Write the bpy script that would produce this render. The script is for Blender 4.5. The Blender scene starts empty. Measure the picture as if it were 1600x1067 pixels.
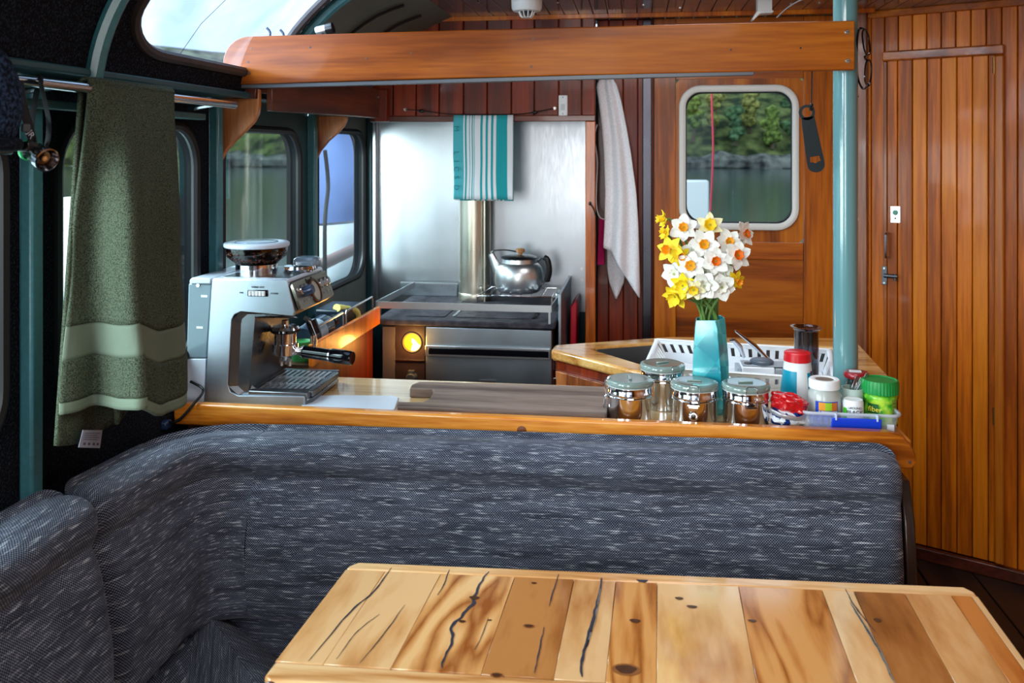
import bpy, bmesh, math, random
from math import sin, cos, pi, radians, sqrt, atan2, exp
from mathutils import Vector, Matrix, noise
random.seed(7)
S = bpy.context.scene
COL = S.collection
# ------------------------------------------------------------------ camera
F_PX, HOR, ZC, YAW = 1400.0, 235.0, 1.55, 8.0
cam_d = bpy.data.cameras.new('camera'); cam = bpy.data.objects.new('camera', cam_d); COL.objects.link(cam)
cam.location = (0, 0, ZC); cam.rotation_euler = (radians(90), 0, radians(YAW))
cam_d.sensor_width = 36; cam_d.lens = F_PX / 1600 * 36
cam_d.shift_y = (HOR - 533.5) / 1600
cam_d.clip_start = .05; cam_d.clip_end = 900
cam_d.dof.use_dof = True; cam_d.dof.focus_distance = 2.35; cam_d.dof.aperture_fstop = 5.6
S.camera = cam
# ------------------------------------------------------------------ world, lights, exposure
W = bpy.data.worlds.new('overcast_sky'); S.world = W; W.use_nodes = True
_n = W.node_tree; _bg = _n.nodes['Background']
_bg.inputs['Color'].default_value = (.62, .80, 1.0, 1); _bg.inputs['Strength'].default_value = 1.35
vs = S.view_settings
vs.view_transform = 'Standard'; vs.look = 'None'; vs.exposure = 0.22; vs.gamma = 1.0; vs.use_curve_mapping = False

def area(name, loc, target, sx, sy, watts, col):
    d = bpy.data.lights.new(name, 'AREA'); d.shape = 'RECTANGLE'; d.size = sx; d.size_y = sy
    d.energy = watts; d.color = col
    o = bpy.data.objects.new(name, d); COL.objects.link(o); o.location = loc
    o.rotation_euler = (Vector(target) - Vector(loc)).to_track_quat('-Z', 'Y').to_euler()
    return o
# daylight at the open stern doorway behind the viewer and at the left-hand windows
area('daylight_stern_doorway', (-.55, -1.85, 1.5), (.2, 2.4, .9), .8, 1.2, 30, (1, .97, .93))
area('daylight_left_windows', (-3.1, 1.7, 3.3), (-.3, 2.2, 1.0), 3.4, 2.6, 360, (.82, .91, 1))
area('daylight_left_windows_aft', (-2.8, -.5, 1.55), (.2, 2.2, 1.1), 2.6, 1.4, 270, (.95, .97, 1))
area('daylight_galley_windows', (-3.2, 3.4, 2.6), (-.6, 3.4, 1.1), 1.2, 1.2, 130, (.84, .92, 1))
area('galley_ceiling_fill', (.25, 2.72, 2.08), (.2, 2.85, 0), .5, .44, 6.5, (.97, .98, 1))  # added fill to brighten the sink counter and white towel; no real hatch
area('saloon_ceiling_fill', (.1, 1.2, 2.07), (.1, 1.5, 0), .6, .5, 9, (1, .97, .93))  # added fill above the table, no opening in the deckhead

# ------------------------------------------------------------------ pixel rays onto the planes of the cabin
_c, _s = cos(radians(YAW)), sin(radians(YAW))
def ray(px, py):
    r = (px - 800) / F_PX
    return Vector((r * _c - _s, r * _s + _c, (HOR - py) / F_PX))
EYE = Vector((0, 0, ZC))
def PX(px, py, X): d = ray(px, py); return EYE + d * (X / d.x)
def PY(px, py, Y): d = ray(px, py); return EYE + d * (Y / d.y)
def PZ(px, py, Z): d = ray(px, py); return EYE + d * ((Z - ZC) / d.z)

# ------------------------------------------------------------------ mesh helpers
MW = {}
def bez(pts, n=12):
    "Catmull-Rom through pts"
    P = [Vector(p) for p in pts]; out = []
    for i in range(len(P) - 1):
        a = P[max(i - 1, 0)]; b = P[i]; c = P[i + 1]; d = P[min(i + 2, len(P) - 1)]
        for k in range(n):
            t = k / n
            out.append(.5 * ((2 * b) + (c - a) * t + (2 * a - 5 * b + 4 * c - d) * t * t + (3 * b - a - 3 * c + d) * t ** 3))
    out.append(P[-1]); return out

def rrect(x0, y0, x1, y1, r, n=6):
    out = []
    for cx, cy, a0 in ((x1 - r, y1 - r, 0), (x0 + r, y1 - r, 90), (x0 + r, y0 + r, 180), (x1 - r, y0 + r, 270)):
        for k in range(n + 1):
            a = radians(a0 + 90 * k / n); out.append((cx + r * cos(a), cy + r * sin(a)))
    return out

class MB:
    def __init__(s): s.v = []; s.f = []; s.uv = {}
    def add(s, vs, fs, uv=None):
        o = len(s.v); s.v += [Vector(p) for p in vs]; s.f += [tuple(i + o for i in f) for f in fs]
        if uv:
            for i, q in enumerate(uv): s.uv[o + i] = q
        return s
    def box(s, x0, y0, z0, x1, y1, z1):
        return s.add([(x0, y0, z0), (x1, y0, z0), (x1, y1, z0), (x0, y1, z0), (x0, y0, z1), (x1, y0, z1), (x1, y1, z1), (x0, y1, z1)],
                     [(0, 3, 2, 1), (4, 5, 6, 7), (0, 1, 5, 4), (1, 2, 6, 5), (2, 3, 7, 6), (3, 0, 4, 7)])
    def hexa(s, a, b):
        "frustum between two equal length loops"
        n = len(a)
        return s.add(list(a) + list(b), [tuple(range(n))[::-1], tuple(range(n, 2 * n))] + [(i, (i + 1) % n, n + (i + 1) % n, n + i) for i in range(n)])
    def prism(s, poly, axis, a0, a1):
        "poly in the two other axes (x: (y,z); y: (x,z); z: (x,y))"
        m = {'x': lambda p, a: (a, p[0], p[1]), 'y': lambda p, a: (p[0], a, p[1]), 'z': lambda p, a: (p[0], p[1], a)}[axis]
        return s.hexa([m(p, a0) for p in poly], [m(p, a1) for p in poly])
    def tube(s, path, r, n=8, cap=True, closed=False, flat=None):
        P = [Vector(p) for p in path]; m = len(P)
        R = r if isinstance(r, (list, tuple)) else [r] * m
        up = None; rings = []
        for i in range(m):
            if closed: t = P[(i + 1) % m] - P[i - 1]
            else: t = P[min(i + 1, m - 1)] - P[max(i - 1, 0)]
            if t.length < 1e-9: t = Vector((0, 0, 1))
            t.normalize()
            if up is None:
                up = Vector((0, 0, 1)) if abs(t.z) < .9 else Vector((0, 1, 0))
            a = t.cross(up)
            if a.length < 1e-6: a = t.orthogonal()
            a.normalize(); b = a.cross(t).normalized(); up = b
            k1, k2 = flat if flat else (1, 1)
            rings.append([P[i] + a * (cos(2 * pi * k / n) * R[i] * k1) + b * (sin(2 * pi * k / n) * R[i] * k2) for k in range(n)])
        vs = [p for q in rings for p in q]; fs = []
        for i in range(m if closed else m - 1):
            j = (i + 1) % m
            for k in range(n): fs.append((i * n + k, i * n + (k + 1) % n, j * n + (k + 1) % n, j * n + k))
        if cap and not closed: fs += [tuple(range(n))[::-1], tuple((m - 1) * n + k for k in range(n))]
        return s.add(vs, fs)
    def lathe(s, prof, c, n=24, M=None, sq=None):
        "prof of (r, z); c centre; M optional 3x3 orientation"
        vs = []; fs = []; idx = []
        for r, z in prof:
            if r < 1e-6: idx.append([len(vs)]); vs.append(Vector((0, 0, z)))
            else:
                idx.append(list(range(len(vs), len(vs) + n)))
                vs += [Vector((r * cos(2 * pi * k / n), r * sin(2 * pi * k / n) * (sq or 1), z)) for k in range(n)]
        for a, b in zip(idx, idx[1:]):
            for k in range(n):
                k2 = (k + 1) % n
                if len(a) == 1 and len(b) == 1: continue
                if len(a) == 1: fs.append((a[0], b[k2], b[k]))
                elif len(b) == 1: fs.append((a[k], a[k2], b[0]))
                else: fs.append((a[k], a[k2], b[k2], b[k]))
        if M is not None: vs = [M @ p for p in vs]
        return s.add([p + Vector(c) for p in vs], fs)
    def cyl(s, a, b, r, n=16, r2=None):
        a = Vector(a); b = Vector(b); return s.tube([a, b], [r, r if r2 is None else r2], n)
    def grid(s, fn, nu, nv, uvs=None, close_u=False):
        vs = []; uv = []
        for i in range(nu + (0 if close_u else 1)):
            for j in range(nv + 1):
                vs.append(fn(i / nu, j / nv)); uv.append(uvs(i / nu, j / nv) if uvs else (i / nu, j / nv))
        fs = []
        for i in range(nu):
            i2 = (i + 1) % nu if close_u else i + 1
            for j in range(nv): fs.append((i * (nv + 1) + j, i2 * (nv + 1) + j, i2 * (nv + 1) + j + 1, i * (nv + 1) + j + 1))
        return s.add(vs, fs, uv)
    def ball(s, c, rx, ry, rz, nu=12, nv=8):
        return s.lathe([(sin(pi * k / nv), -cos(pi * k / nv)) for k in range(nv + 1)], (0, 0, 0), nu, Matrix.Diagonal((rx, ry, rz)).to_3x3()) if c == (0, 0, 0) else \
            s.add(*_shift(MB().ball((0, 0, 0), rx, ry, rz, nu, nv), c))
    def build(s, name, mat, parent=None, bevel=0, smooth=38, solid=0, sub=0, seg=2, fix=True):
        me = bpy.data.meshes.new(name)
        if parent is not None: Mi = MW[parent].inverted()
        else:
            lo = Vector([min(p[i] for p in s.v) for i in range(3)]); hi = Vector([max(p[i] for p in s.v) for i in range(3)])
            o_ = Vector(((lo.x + hi.x) / 2, (lo.y + hi.y) / 2, lo.z)); Mi = Matrix.Translation(-o_)
        me.from_pydata([Mi @ p for p in s.v], [], s.f)
        if s.uv:
            L = me.uv_layers.new(name='UVMap')
            for l in me.loops: L.data[l.index].uv = s.uv.get(l.vertex_index, (0, 0))
        if fix:
            b = bmesh.new(); b.from_mesh(me); bmesh.ops.recalc_face_normals(b, faces=b.faces); b.to_mesh(me); b.free()
        if smooth:
            me.polygons.foreach_set('use_smooth', [True] * len(me.polygons)); me.set_sharp_from_angle(angle=radians(smooth))
        me.materials.append(mat)
        o = bpy.data.objects.new(name, me); COL.objects.link(o)
        if parent is not None: o.parent = parent; MW[o] = MW[parent]
        else: o.location = o_; MW[o] = Matrix.Translation(o_)
        if solid:
            m = o.modifiers.new('thick', 'SOLIDIFY'); m.thickness = solid; m.offset = 0
        if sub:
            m = o.modifiers.new('sub', 'SUBSURF'); m.levels = m.render_levels = sub
        if bevel:
            m = o.modifiers.new('bevel', 'BEVEL'); m.width = bevel; m.segments = seg; m.limit_method = 'ANGLE'; m.angle_limit = radians(40)
        return o
def _shift(mb, c):
    c = Vector(c); return [p + c for p in mb.v], mb.f

def tag(o, label=None, cat=None, group=None, kind=None):
    for k, v in (('label', label), ('category', cat), ('group', group), ('kind', kind)):
        if v: o[k] = v
    return o
def thing(name, label, cat, loc=(0, 0, 0), rotz=0, group=None):
    o = bpy.data.objects.new(name, None); COL.objects.link(o)
    o.empty_display_size = .05; o.location = loc; o.rotation_euler = (0, 0, rotz)
    MW[o] = Matrix.Translation(loc) @ Matrix.Rotation(rotz, 4, 'Z')
    return tag(o, label, cat, group)
def root_struct(name, loc=(0, 0, 0)):
    o = bpy.data.objects.new(name, None); COL.objects.link(o); o.location = loc; o.empty_display_size = .05
    MW[o] = Matrix.Translation(loc); o['kind'] = 'structure'; return o
def struct(o): o['kind'] = 'structure'; return o
class L:
    "MB in the local frame of a thing: place() maps local points to the world"
    @staticmethod
    def up(mb, root):
        M = MW[root]; mb.v = [M @ p for p in mb.v]; return mb

def text(body, size, M, mat, name, parent, depth=.0004, align='CENTER'):
    cu = bpy.data.curves.new(name, 'FONT'); cu.body = body; cu.size = size; cu.align_x = align; cu.align_y = 'CENTER'; cu.extrude = depth
    cu.resolution_u = 3
    t = bpy.data.objects.new(name, cu); COL.objects.link(t)
    dg = bpy.context.evaluated_depsgraph_get(); me = bpy.data.meshes.new_from_object(t.evaluated_get(dg))
    bpy.data.objects.remove(t)
    me.transform(MW[parent].inverted() @ M); me.materials.clear(); me.materials.append(mat)
    o = bpy.data.objects.new(name, me); COL.objects.link(o); o.parent = parent; MW[o] = MW[parent]
    return o
def frame(o, x, y):
    "4x4 with origin o, x axis and y axis (z = x cross y)"
    x = Vector(x).normalized(); y = Vector(y); z = x.cross(y).normalized(); y = z.cross(x)
    return Matrix(((x.x, y.x, z.x, o[0]), (x.y, y.y, z.y, o[1]), (x.z, y.z, z.z, o[2]), (0, 0, 0, 1)))

# ------------------------------------------------------------------ materials
def lin(c):
    return tuple((v / 255 / 12.92) if v / 255 <= .04045 else ((v / 255 + .055) / 1.055) ** 2.4 for v in c) + (1,)
def mat(name, col, rough=.5, metal=0, coat=0, trans=0, ior=1.45, bump=0, bscale=60, emit=None, estr=0, spec=.5, sheen=0, alpha=1, vary=0, sss=0):
    m = bpy.data.materials.new(name); m.use_nodes = True
    nt = m.node_tree; b = nt.nodes['Principled BSDF']
    b.inputs['Base Color'].default_value = lin(col); b.inputs['Roughness'].default_value = rough
    b.inputs['Metallic'].default_value = metal; b.inputs['Coat Weight'].default_value = coat; b.inputs['Coat Roughness'].default_value = .08
    b.inputs['Transmission Weight'].default_value = trans; b.inputs['IOR'].default_value = ior
    b.inputs['Specular IOR Level'].default_value = spec; b.inputs['Sheen Weight'].default_value = sheen
    b.inputs['Alpha'].default_value = alpha
    if emit: b.inputs['Emission Color'].default_value = lin(emit); b.inputs['Emission Strength'].default_value = estr
    if bump or vary:
        tc = nt.nodes.new('ShaderNodeTexCoord'); nz = nt.nodes.new('ShaderNodeTexNoise')
        nz.inputs['Scale'].default_value = bscale; nz.inputs['Detail'].default_value = 5
        nt.links.new(tc.outputs['Object'], nz.inputs['Vector'])
        if bump:
            bp = nt.nodes.new('ShaderNodeBump'); bp.inputs['Strength'].default_value = bump; bp.inputs['Distance'].default_value = .004
            nt.links.new(nz.outputs['Fac'], bp.inputs['Height']); nt.links.new(bp.outputs['Normal'], b.inputs['Normal'])
        if vary:
            h = nt.nodes.new('ShaderNodeHueSaturation'); h.inputs['Color'].default_value = lin(col)
            mr = nt.nodes.new('ShaderNodeMapRange'); mr.inputs['From Min'].default_value = .3; mr.inputs['From Max'].default_value = .7
            mr.inputs['To Min'].default_value = 1 - vary; mr.inputs['To Max'].default_value = 1 + vary
            nt.links.new(nz.outputs['Fac'], mr.inputs['Value']); nt.links.new(mr.outputs['Result'], h.inputs['Value'])
            nt.links.new(h.outputs['Color'], b.inputs['Base Color'])
    return m

class NT:
    def __init__(s, m): s.nt = m.node_tree; s.b = s.nt.nodes['Principled BSDF']
    def n(s, t, **kw):
        q = s.nt.nodes.new('ShaderNode' + t)
        for k, v in kw.items():
            if k in q.bl_rna.properties.keys(): setattr(q, k, v)
            else: q.inputs[k.replace('_', ' ')].default_value = v
        return q
    def l(s, a, b): s.nt.links.new(a, b)
    def math(s, op, a, b=None):
        q = s.nt.nodes.new('ShaderNodeMath'); q.operation = op
        for i, x in enumerate((a, b)):
            if x is None: continue
            if isinstance(x, (int, float)): q.inputs[i].default_value = x
            else: s.l(x, q.inputs[i])
        return q.outputs[0]
    def ramp(s, fac, stops):
        q = s.nt.nodes.new('ShaderNodeValToRGB'); e = q.color_ramp.elements
        while len(e) < len(stops): e.new(.5)
        for i, (p, c) in enumerate(stops): e[i].position = p; e[i].color = lin(c) if max(c) > 1 else tuple(c) + (1,)
        s.l(fac, q.inputs['Fac']); return q.outputs['Color']
    def mix(s, fac, a, b, mode='MIX'):
        q = s.nt.nodes.new('ShaderNodeMix'); q.data_type = 'RGBA'; q.blend_type = mode
        for i, x in ((0, fac), (6, a), (7, b)):
            if isinstance(x, (int, float)): q.inputs[i].default_value = x
            elif isinstance(x, tuple): q.inputs[i].default_value = lin(x)
            else: s.l(x, q.inputs[i])
        return q.outputs[2]

def wood(name, dark, mid, light, axis='z', rough=.32, coat=.35, ring=9.0, stretch=14.0, vary=.16, bump=.04, spread=(.28, .5, .74), lines=5.0, lw=.45, spec=.5):
    m = mat(name, mid, rough, coat=coat, spec=spec); t = NT(m)
    tc = t.n('TexCoord'); oi = t.n('ObjectInfo')
    mp = t.n('Mapping'); k = 1 / stretch
    mp.inputs['Scale'].default_value = {'x': (k, 1, 1), 'y': (1, k, 1), 'z': (1, 1, k)}[axis]
    t.l(tc.outputs['Object'], mp.inputs['Vector'])
    cb = t.n('CombineXYZ'); r = t.math('MULTIPLY', oi.outputs['Random'], 37.0)
    for i in range(3): t.l(r, cb.inputs[i])
    ad = t.n('VectorMath', operation='ADD'); t.l(mp.outputs['Vector'], ad.inputs[0]); t.l(cb.outputs[0], ad.inputs[1])
    n1 = t.n('TexNoise', Scale=ring, Detail=3.0, Distortion=.6); t.l(ad.outputs[0], n1.inputs['Vector'])
    n2 = t.n('TexNoise', Scale=ring * 16, Detail=4.0); t.l(ad.outputs[0], n2.inputs['Vector'])
    w = t.math('PINGPONG', t.math('MULTIPLY', n1.outputs['Fac'], lines), 1.0)
    f = t.math('ADD', t.math('MULTIPLY', w, lw), t.math('MULTIPLY', n2.outputs['Fac'], 1 - lw))
    c = t.ramp(f, [(spread[0], dark), (spread[1], mid), (spread[2], light)])
    hs = t.n('HueSaturation'); t.l(c, hs.inputs['Color'])
    v = t.math('ADD', t.math('MULTIPLY', oi.outputs['Random'], 2 * vary), 1 - vary); t.l(v, hs.inputs['Value'])
    t.l(hs.outputs['Color'], t.b.inputs['Base Color'])
    bp = t.n('Bump', Strength=bump, Distance=.003); t.l(f, bp.inputs['Height']); t.l(bp.outputs['Normal'], t.b.inputs['Normal'])
    return m

def thin_glass(name, tint=(235, 245, 245), refl=1.0, dirt=0.0, dirt_col=(200, 215, 225)):
    m = bpy.data.materials.new(name); m.use_nodes = True; nt = m.node_tree
    for q in list(nt.nodes):
        if q.type != 'OUTPUT_MATERIAL': nt.nodes.remove(q)
    out = [q for q in nt.nodes if q.type == 'OUTPUT_MATERIAL'][0]
    tr = nt.nodes.new('ShaderNodeBsdfTransparent'); tr.inputs['Color'].default_value = lin(tint)
    gl = nt.nodes.new('ShaderNodeBsdfGlossy'); gl.inputs['Roughness'].default_value = .015
    fr = nt.nodes.new('ShaderNodeFresnel'); fr.inputs['IOR'].default_value = 1.55
    k = nt.nodes.new('ShaderNodeMath'); k.operation = 'MULTIPLY'; k.inputs[1].default_value = 1.8 * refl; k.use_clamp = True
    ge = nt.nodes.new('ShaderNodeNewGeometry'); mi = nt.nodes.new('ShaderNodeMapRange'); mi.inputs['To Min'].default_value = 1.5; mi.inputs['To Max'].default_value = 1 / 1.5
    nt.links.new(ge.outputs['Backfacing'], mi.inputs['Value']); nt.links.new(mi.outputs[0], fr.inputs['IOR'])
    mx = nt.nodes.new('ShaderNodeMixShader')
    nt.links.new(fr.outputs[0], k.inputs[0]); nt.links.new(k.outputs[0], mx.inputs[0])
    nt.links.new(tr.outputs[0], mx.inputs[1]); nt.links.new(gl.outputs[0], mx.inputs[2])
    last = mx
    if dirt:
        df = nt.nodes.new('ShaderNodeBsdfTranslucent'); df.inputs['Color'].default_value = lin(dirt_col)
        tc = nt.nodes.new('ShaderNodeTexCoord'); nz = nt.nodes.new('ShaderNodeTexNoise'); nz.inputs['Scale'].default_value = 3.2; nz.inputs['Detail'].default_value = 6
        nz.inputs['Distortion'].default_value = 1.2
        mr = nt.nodes.new('ShaderNodeMapRange'); mr.inputs['From Min'].default_value = .35; mr.inputs['From Max'].default_value = .7; mr.inputs['To Max'].default_value = dirt
        nt.links.new(tc.outputs['Object'], nz.inputs['Vector']); nt.links.new(nz.outputs['Fac'], mr.inputs['Value'])
        m2 = nt.nodes.new('ShaderNodeMixShader'); nt.links.new(mr.outputs[0], m2.inputs[0]); nt.links.new(mx.outputs[0], m2.inputs[1]); nt.links.new(df.outputs[0], m2.inputs[2])
        last = m2
    nt.links.new(last.outputs[0], out.inputs['Surface']); return m

def steel(name, col=(205, 210, 215), rough=.25, stain=.12, scale=(3, 3, 40), sc=6.0):
    m = mat(name, col, rough, metal=1); t = NT(m)
    tc = t.n('TexCoord'); mp = t.n('Mapping'); mp.inputs['Scale'].default_value = scale; t.l(tc.outputs['Object'], mp.inputs['Vector'])
    a = t.n('TexNoise', Scale=sc, Detail=6.0); t.l(tc.outputs['Object'], a.inputs['Vector'])
    b = t.n('TexNoise', Scale=sc * 6, Detail=3.0); t.l(mp.outputs['Vector'], b.inputs['Vector'])
    rr = t.math('ADD', t.math('MULTIPLY', a.outputs['Fac'], .22), t.math('MULTIPLY', b.outputs['Fac'], .12))
    t.l(t.math('ADD', rr, rough - .16), t.b.inputs['Roughness'])
    h = t.n('HueSaturation'); h.inputs['Color'].default_value = lin(col)
    t.l(t.math('ADD', t.math('MULTIPLY', a.outputs['Fac'], 2 * stain), 1 - stain), h.inputs['Value']); t.l(h.outputs['Color'], t.b.inputs['Base Color'])
    bp = t.n('Bump', Strength=.05, Distance=.002); t.l(b.outputs['Fac'], bp.inputs['Height']); t.l(bp.outputs['Normal'], t.b.inputs['Normal'])
    return m

def tweed(name):
    m = mat(name, (52, 56, 66), .85, sheen=.08, spec=.25); t = NT(m)
    uv = t.n('UVMap'); sp = t.n('SeparateXYZ'); t.l(uv.outputs['UV'], sp.inputs[0])
    P = .0058
    wob = t.n('TexNoise', Scale=60.0, Detail=2.0); t.l(uv.outputs['UV'], wob.inputs['Vector'])
    wv = t.math('MULTIPLY', wob.outputs['Fac'], .0022)
    sx = t.math('SINE', t.math('MULTIPLY', t.math('ADD', sp.outputs[0], wv), 2 * pi / P)); sy = t.math('SINE', t.math('MULTIPLY', t.math('ADD', sp.outputs[1], wv), 2 * pi / P))
    ck = t.math('MULTIPLY', sx, sy)
    mr = t.n('MapRange'); mr.inputs['From Min'].default_value = -.15; mr.inputs['From Max'].default_value = .55; t.l(ck, mr.inputs['Value'])
    dots = mr.outputs['Result']
    mp = t.n('Mapping'); mp.inputs['Scale'].default_value = (22, 260, 1); t.l(uv.outputs['UV'], mp.inputs['Vector'])
    sl = t.n('TexNoise', Scale=1.0, Detail=2.5, Roughness=.6); t.l(mp.outputs['Vector'], sl.inputs['Vector'])
    slub = t.ramp(sl.outputs['Fac'], [(.56, (0, 0, 0)), (.70, (1, 1, 1))])
    mp2 = t.n('Mapping'); mp2.inputs['Scale'].default_value = (6, 60, 1); t.l(uv.outputs['UV'], mp2.inputs['Vector'])
    bd = t.n('TexNoise', Scale=1.0, Detail=2.0); t.l(mp2.outputs['Vector'], bd.inputs['Vector'])
    base = t.ramp(bd.outputs['Fac'], [(.3, (9, 11, 18)), (.7, (16, 19, 28))])
    thread = t.ramp(bd.outputs['Fac'], [(.3, (80, 86, 106)), (.7, (140, 148, 170))])
    c1 = t.mix(dots, base, thread)
    c2 = t.mix(t.math('MULTIPLY', slub, t.math('ADD', t.math('MULTIPLY', dots, .6), .3)), c1, (222, 226, 236))
    t.l(c2, t.b.inputs['Base Color'])
    bp = t.n('Bump', Strength=.35, Distance=.0015); t.l(dots, bp.inputs['Height']); t.l(bp.outputs['Normal'], t.b.inputs['Normal'])
    return m

def speckle(name, base, spot, scale, lo=.5, hi=.72, rough=.9, bump=.3, dist=.003):
    m = mat(name, base, rough, spec=.15); t = NT(m)
    tc = t.n('TexCoord'); a = t.n('TexNoise', Scale=scale, Detail=3.0); t.l(tc.outputs['Object'], a.inputs['Vector'])
    t.l(t.ramp(a.outputs['Fac'], [(lo, base), (hi, spot)]), t.b.inputs['Base Color'])
    bp = t.n('Bump', Strength=bump, Distance=dist); t.l(a.outputs['Fac'], bp.inputs['Height']); t.l(bp.outputs['Normal'], t.b.inputs['Normal'])
    return m

M_beam = wood('varnished_beam', (128, 58, 2), (160, 80, 8), (188, 104, 20), 'x', .42, .06, 7, 16, .05, spec=.25)
M_wallwood = wood('varnished_boards', (150, 70, 0), (204, 106, 4), (228, 132, 14), 'z', .42, .08, 6, 18, .11, spec=.35)
M_doorwood = wood('varnished_door', (124, 58, 0), (174, 88, 4), (200, 114, 14), 'z', .4, .15, 6, 16, .08)
M_doorrail = wood('varnished_rail', (110, 48, 0), (156, 74, 4), (184, 98, 12), 'x', .4, .15, 6, 16, .08)
M_redwood = wood('red_brown_boards', (84, 24, 2), (124, 38, 4), (152, 54, 10), 'z', .42, .1, 7, 14, .14)
M_redwood_x = wood('red_brown_trim', (58, 20, 10), (88, 34, 17), (112, 48, 25), 'x', .36, .3, 7, 14, .1)
M_redwood_y = wood('red_brown_side', (58, 24, 12), (90, 42, 22), (116, 58, 32), 'y', .36, .3, 7, 14, .1)
M_bracket = wood('bracket_wood', (124, 66, 30), (164, 98, 52), (190, 122, 72), 'z', .4, .25, 9, 9, .06)
M_post = wood('orange_post', (158, 70, 4), (200, 100, 10), (226, 130, 26), 'z', .35, .3, 8, 12, .05)
M_fascia = wood('counter_edge', (138, 68, 10), (196, 112, 28), (226, 152, 62), 'x', .28, .5, 8, 12, .05)
M_counter = wood('counter_top', (176, 134, 84), (206, 168, 116), (226, 194, 146), 'x', .25, .5, 6, 14, .05)
M_sinkwood = wood('sink_surround', (168, 112, 50), (206, 150, 80), (226, 180, 112), 'x', .22, .6, 7, 10, .05)
M_board = wood('worn_board', (78, 60, 52), (108, 88, 78), (134, 114, 102), 'x', .6, 0, 10, 12, .05, .12)
M_boardedge = wood('worn_board_edge', (70, 46, 32), (104, 74, 54), (128, 96, 74), 'x', .6, 0, 10, 12, .05, .12)
TS = (.18, .42, .62)
M_t = [wood('table_pale_pine', (176, 112, 58), (212, 158, 102), (226, 180, 128), 'y', .16, .9, 3.2, 5, .06, .02, TS, 9, .5),
       wood('table_striped_pine', (146, 80, 34), (206, 146, 86), (226, 178, 122), 'y', .16, .9, 4.5, 5, .05, .02, (.14, .40, .62), 13, .66),
       wood('table_brown_plank', (122, 70, 30), (160, 100, 50), (182, 122, 68), 'y', .16, .9, 3.5, 5, .05, .02, TS, 8, .5),
       wood('table_orange_plank', (150, 84, 32), (194, 126, 62), (212, 150, 86), 'y', .16, .9, 6, 8, .05, .02, TS, 14, .55),
       wood('table_red_edge', (138, 66, 20), (176, 98, 40), (196, 122, 60), 'y', .2, .8, 6, 9, .05, .02, TS, 10, .5)]
M_tborder = wood('table_border', (180, 118, 62), (214, 160, 104), (230, 188, 136), 'x', .2, .8, 6, 9, .04, .02, TS, 8, .5)
M_carpet = speckle('dark_carpet_lining', (10, 12, 17), (52, 60, 78), 210, .5, .8, .95, .5, .004)
M_ceiling = mat('glossy_ceiling_boards', (92, 80, 84), .2, coat=.4, vary=.06, bscale=4)
M_floor = wood('dark_floor', (20, 12, 8), (36, 22, 14), (50, 32, 20), 'y', .45, .1, 6, 12, .1)
M_rug = speckle('dark_rug', (14, 18, 20), (44, 50, 54), 160, .45, .7)
M_teal = mat('teal_paint', (58, 112, 120), .42, coat=.2, bump=.06, bscale=90, vary=.1)
M_tealdark = mat('dark_teal_paint', (34, 72, 80), .5, vary=.15, bscale=12)
M_tealpole = mat('teal_gloss_pole', (102, 152, 158), .2, coat=.7, bump=.05, bscale=70)
M_seal = mat('black_rubber_seal', (16, 18, 22), .5)
M_sealbrown = mat('weathered_seal', (52, 46, 46), .6, vary=.3, bscale=20)
M_gpanel = mat('grey_green_panel', (96, 104, 100), .5, vary=.12, bscale=10)
M_glass = thin_glass('window_glass', (214, 230, 228), .6)
M_glassdoor = thin_glass('door_glass', (242, 246, 244), .35)
M_skyglass = thin_glass('hazy_acrylic', (212, 228, 246), .22, .10, (228, 238, 252))
M_steel = steel('brushed_steel', (200, 204, 208), .27, .14)
M_splash = steel('backsplash_steel', (176, 182, 188), .33, .26, (14, 14, 1.2), 3.2)
M_stove = steel('stove_steel', (160, 174, 184), .4, .22, (3, 3, 30), 7)
M_flue = steel('flue_steel', (212, 204, 186), .33, .2, (3, 3, 12), 6)
M_chrome = mat('chrome', (226, 228, 232), .10, metal=1)
M_satin = mat('satin_steel', (206, 208, 214), .2, metal=1)
M_alu = mat('aluminium', (190, 196, 200), .35, metal=1)
M_iron = speckle('black_cooktop', (48, 48, 56), (84, 78, 84), 30, .4, .75, .55, .1, .002)
M_enamel = mat('brown_enamel', (44, 32, 34), .4, vary=.2, bscale=14)
M_black = mat('black_plastic', (14, 15, 17), .35)
M_gloss_black = mat('gloss_black', (10, 12, 18), .12, coat=.5)
M_white = mat('white_plastic', (232, 236, 240), .35, sss=.1)
M_greyplastic = mat('grey_plastic', (150, 158, 166), .35)
M_darkgrey = mat('dark_grey', (62, 68, 74), .5, bump=.05)
M_screw = mat('screw_head', (200, 198, 192), .3, metal=1)
M_tweed = tweed('grey_tweed')
# ================================================================== SETTING
XL = -1.21                                    # inner face of the left cabin side
fl = root_struct('floor')
for i in range(16):
    x = -1.25 + i * .19
    MB().box(x, -1.9, -.03, x + .184, 3.95, 0).build('floorboard', M_floor, fl, .003)
struct(MB().box(-1.25, -1.9, -.06, 1.85, 4, -.032).build('floor', mat('bilge_dark', (12, 9, 8), .8)))
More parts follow.
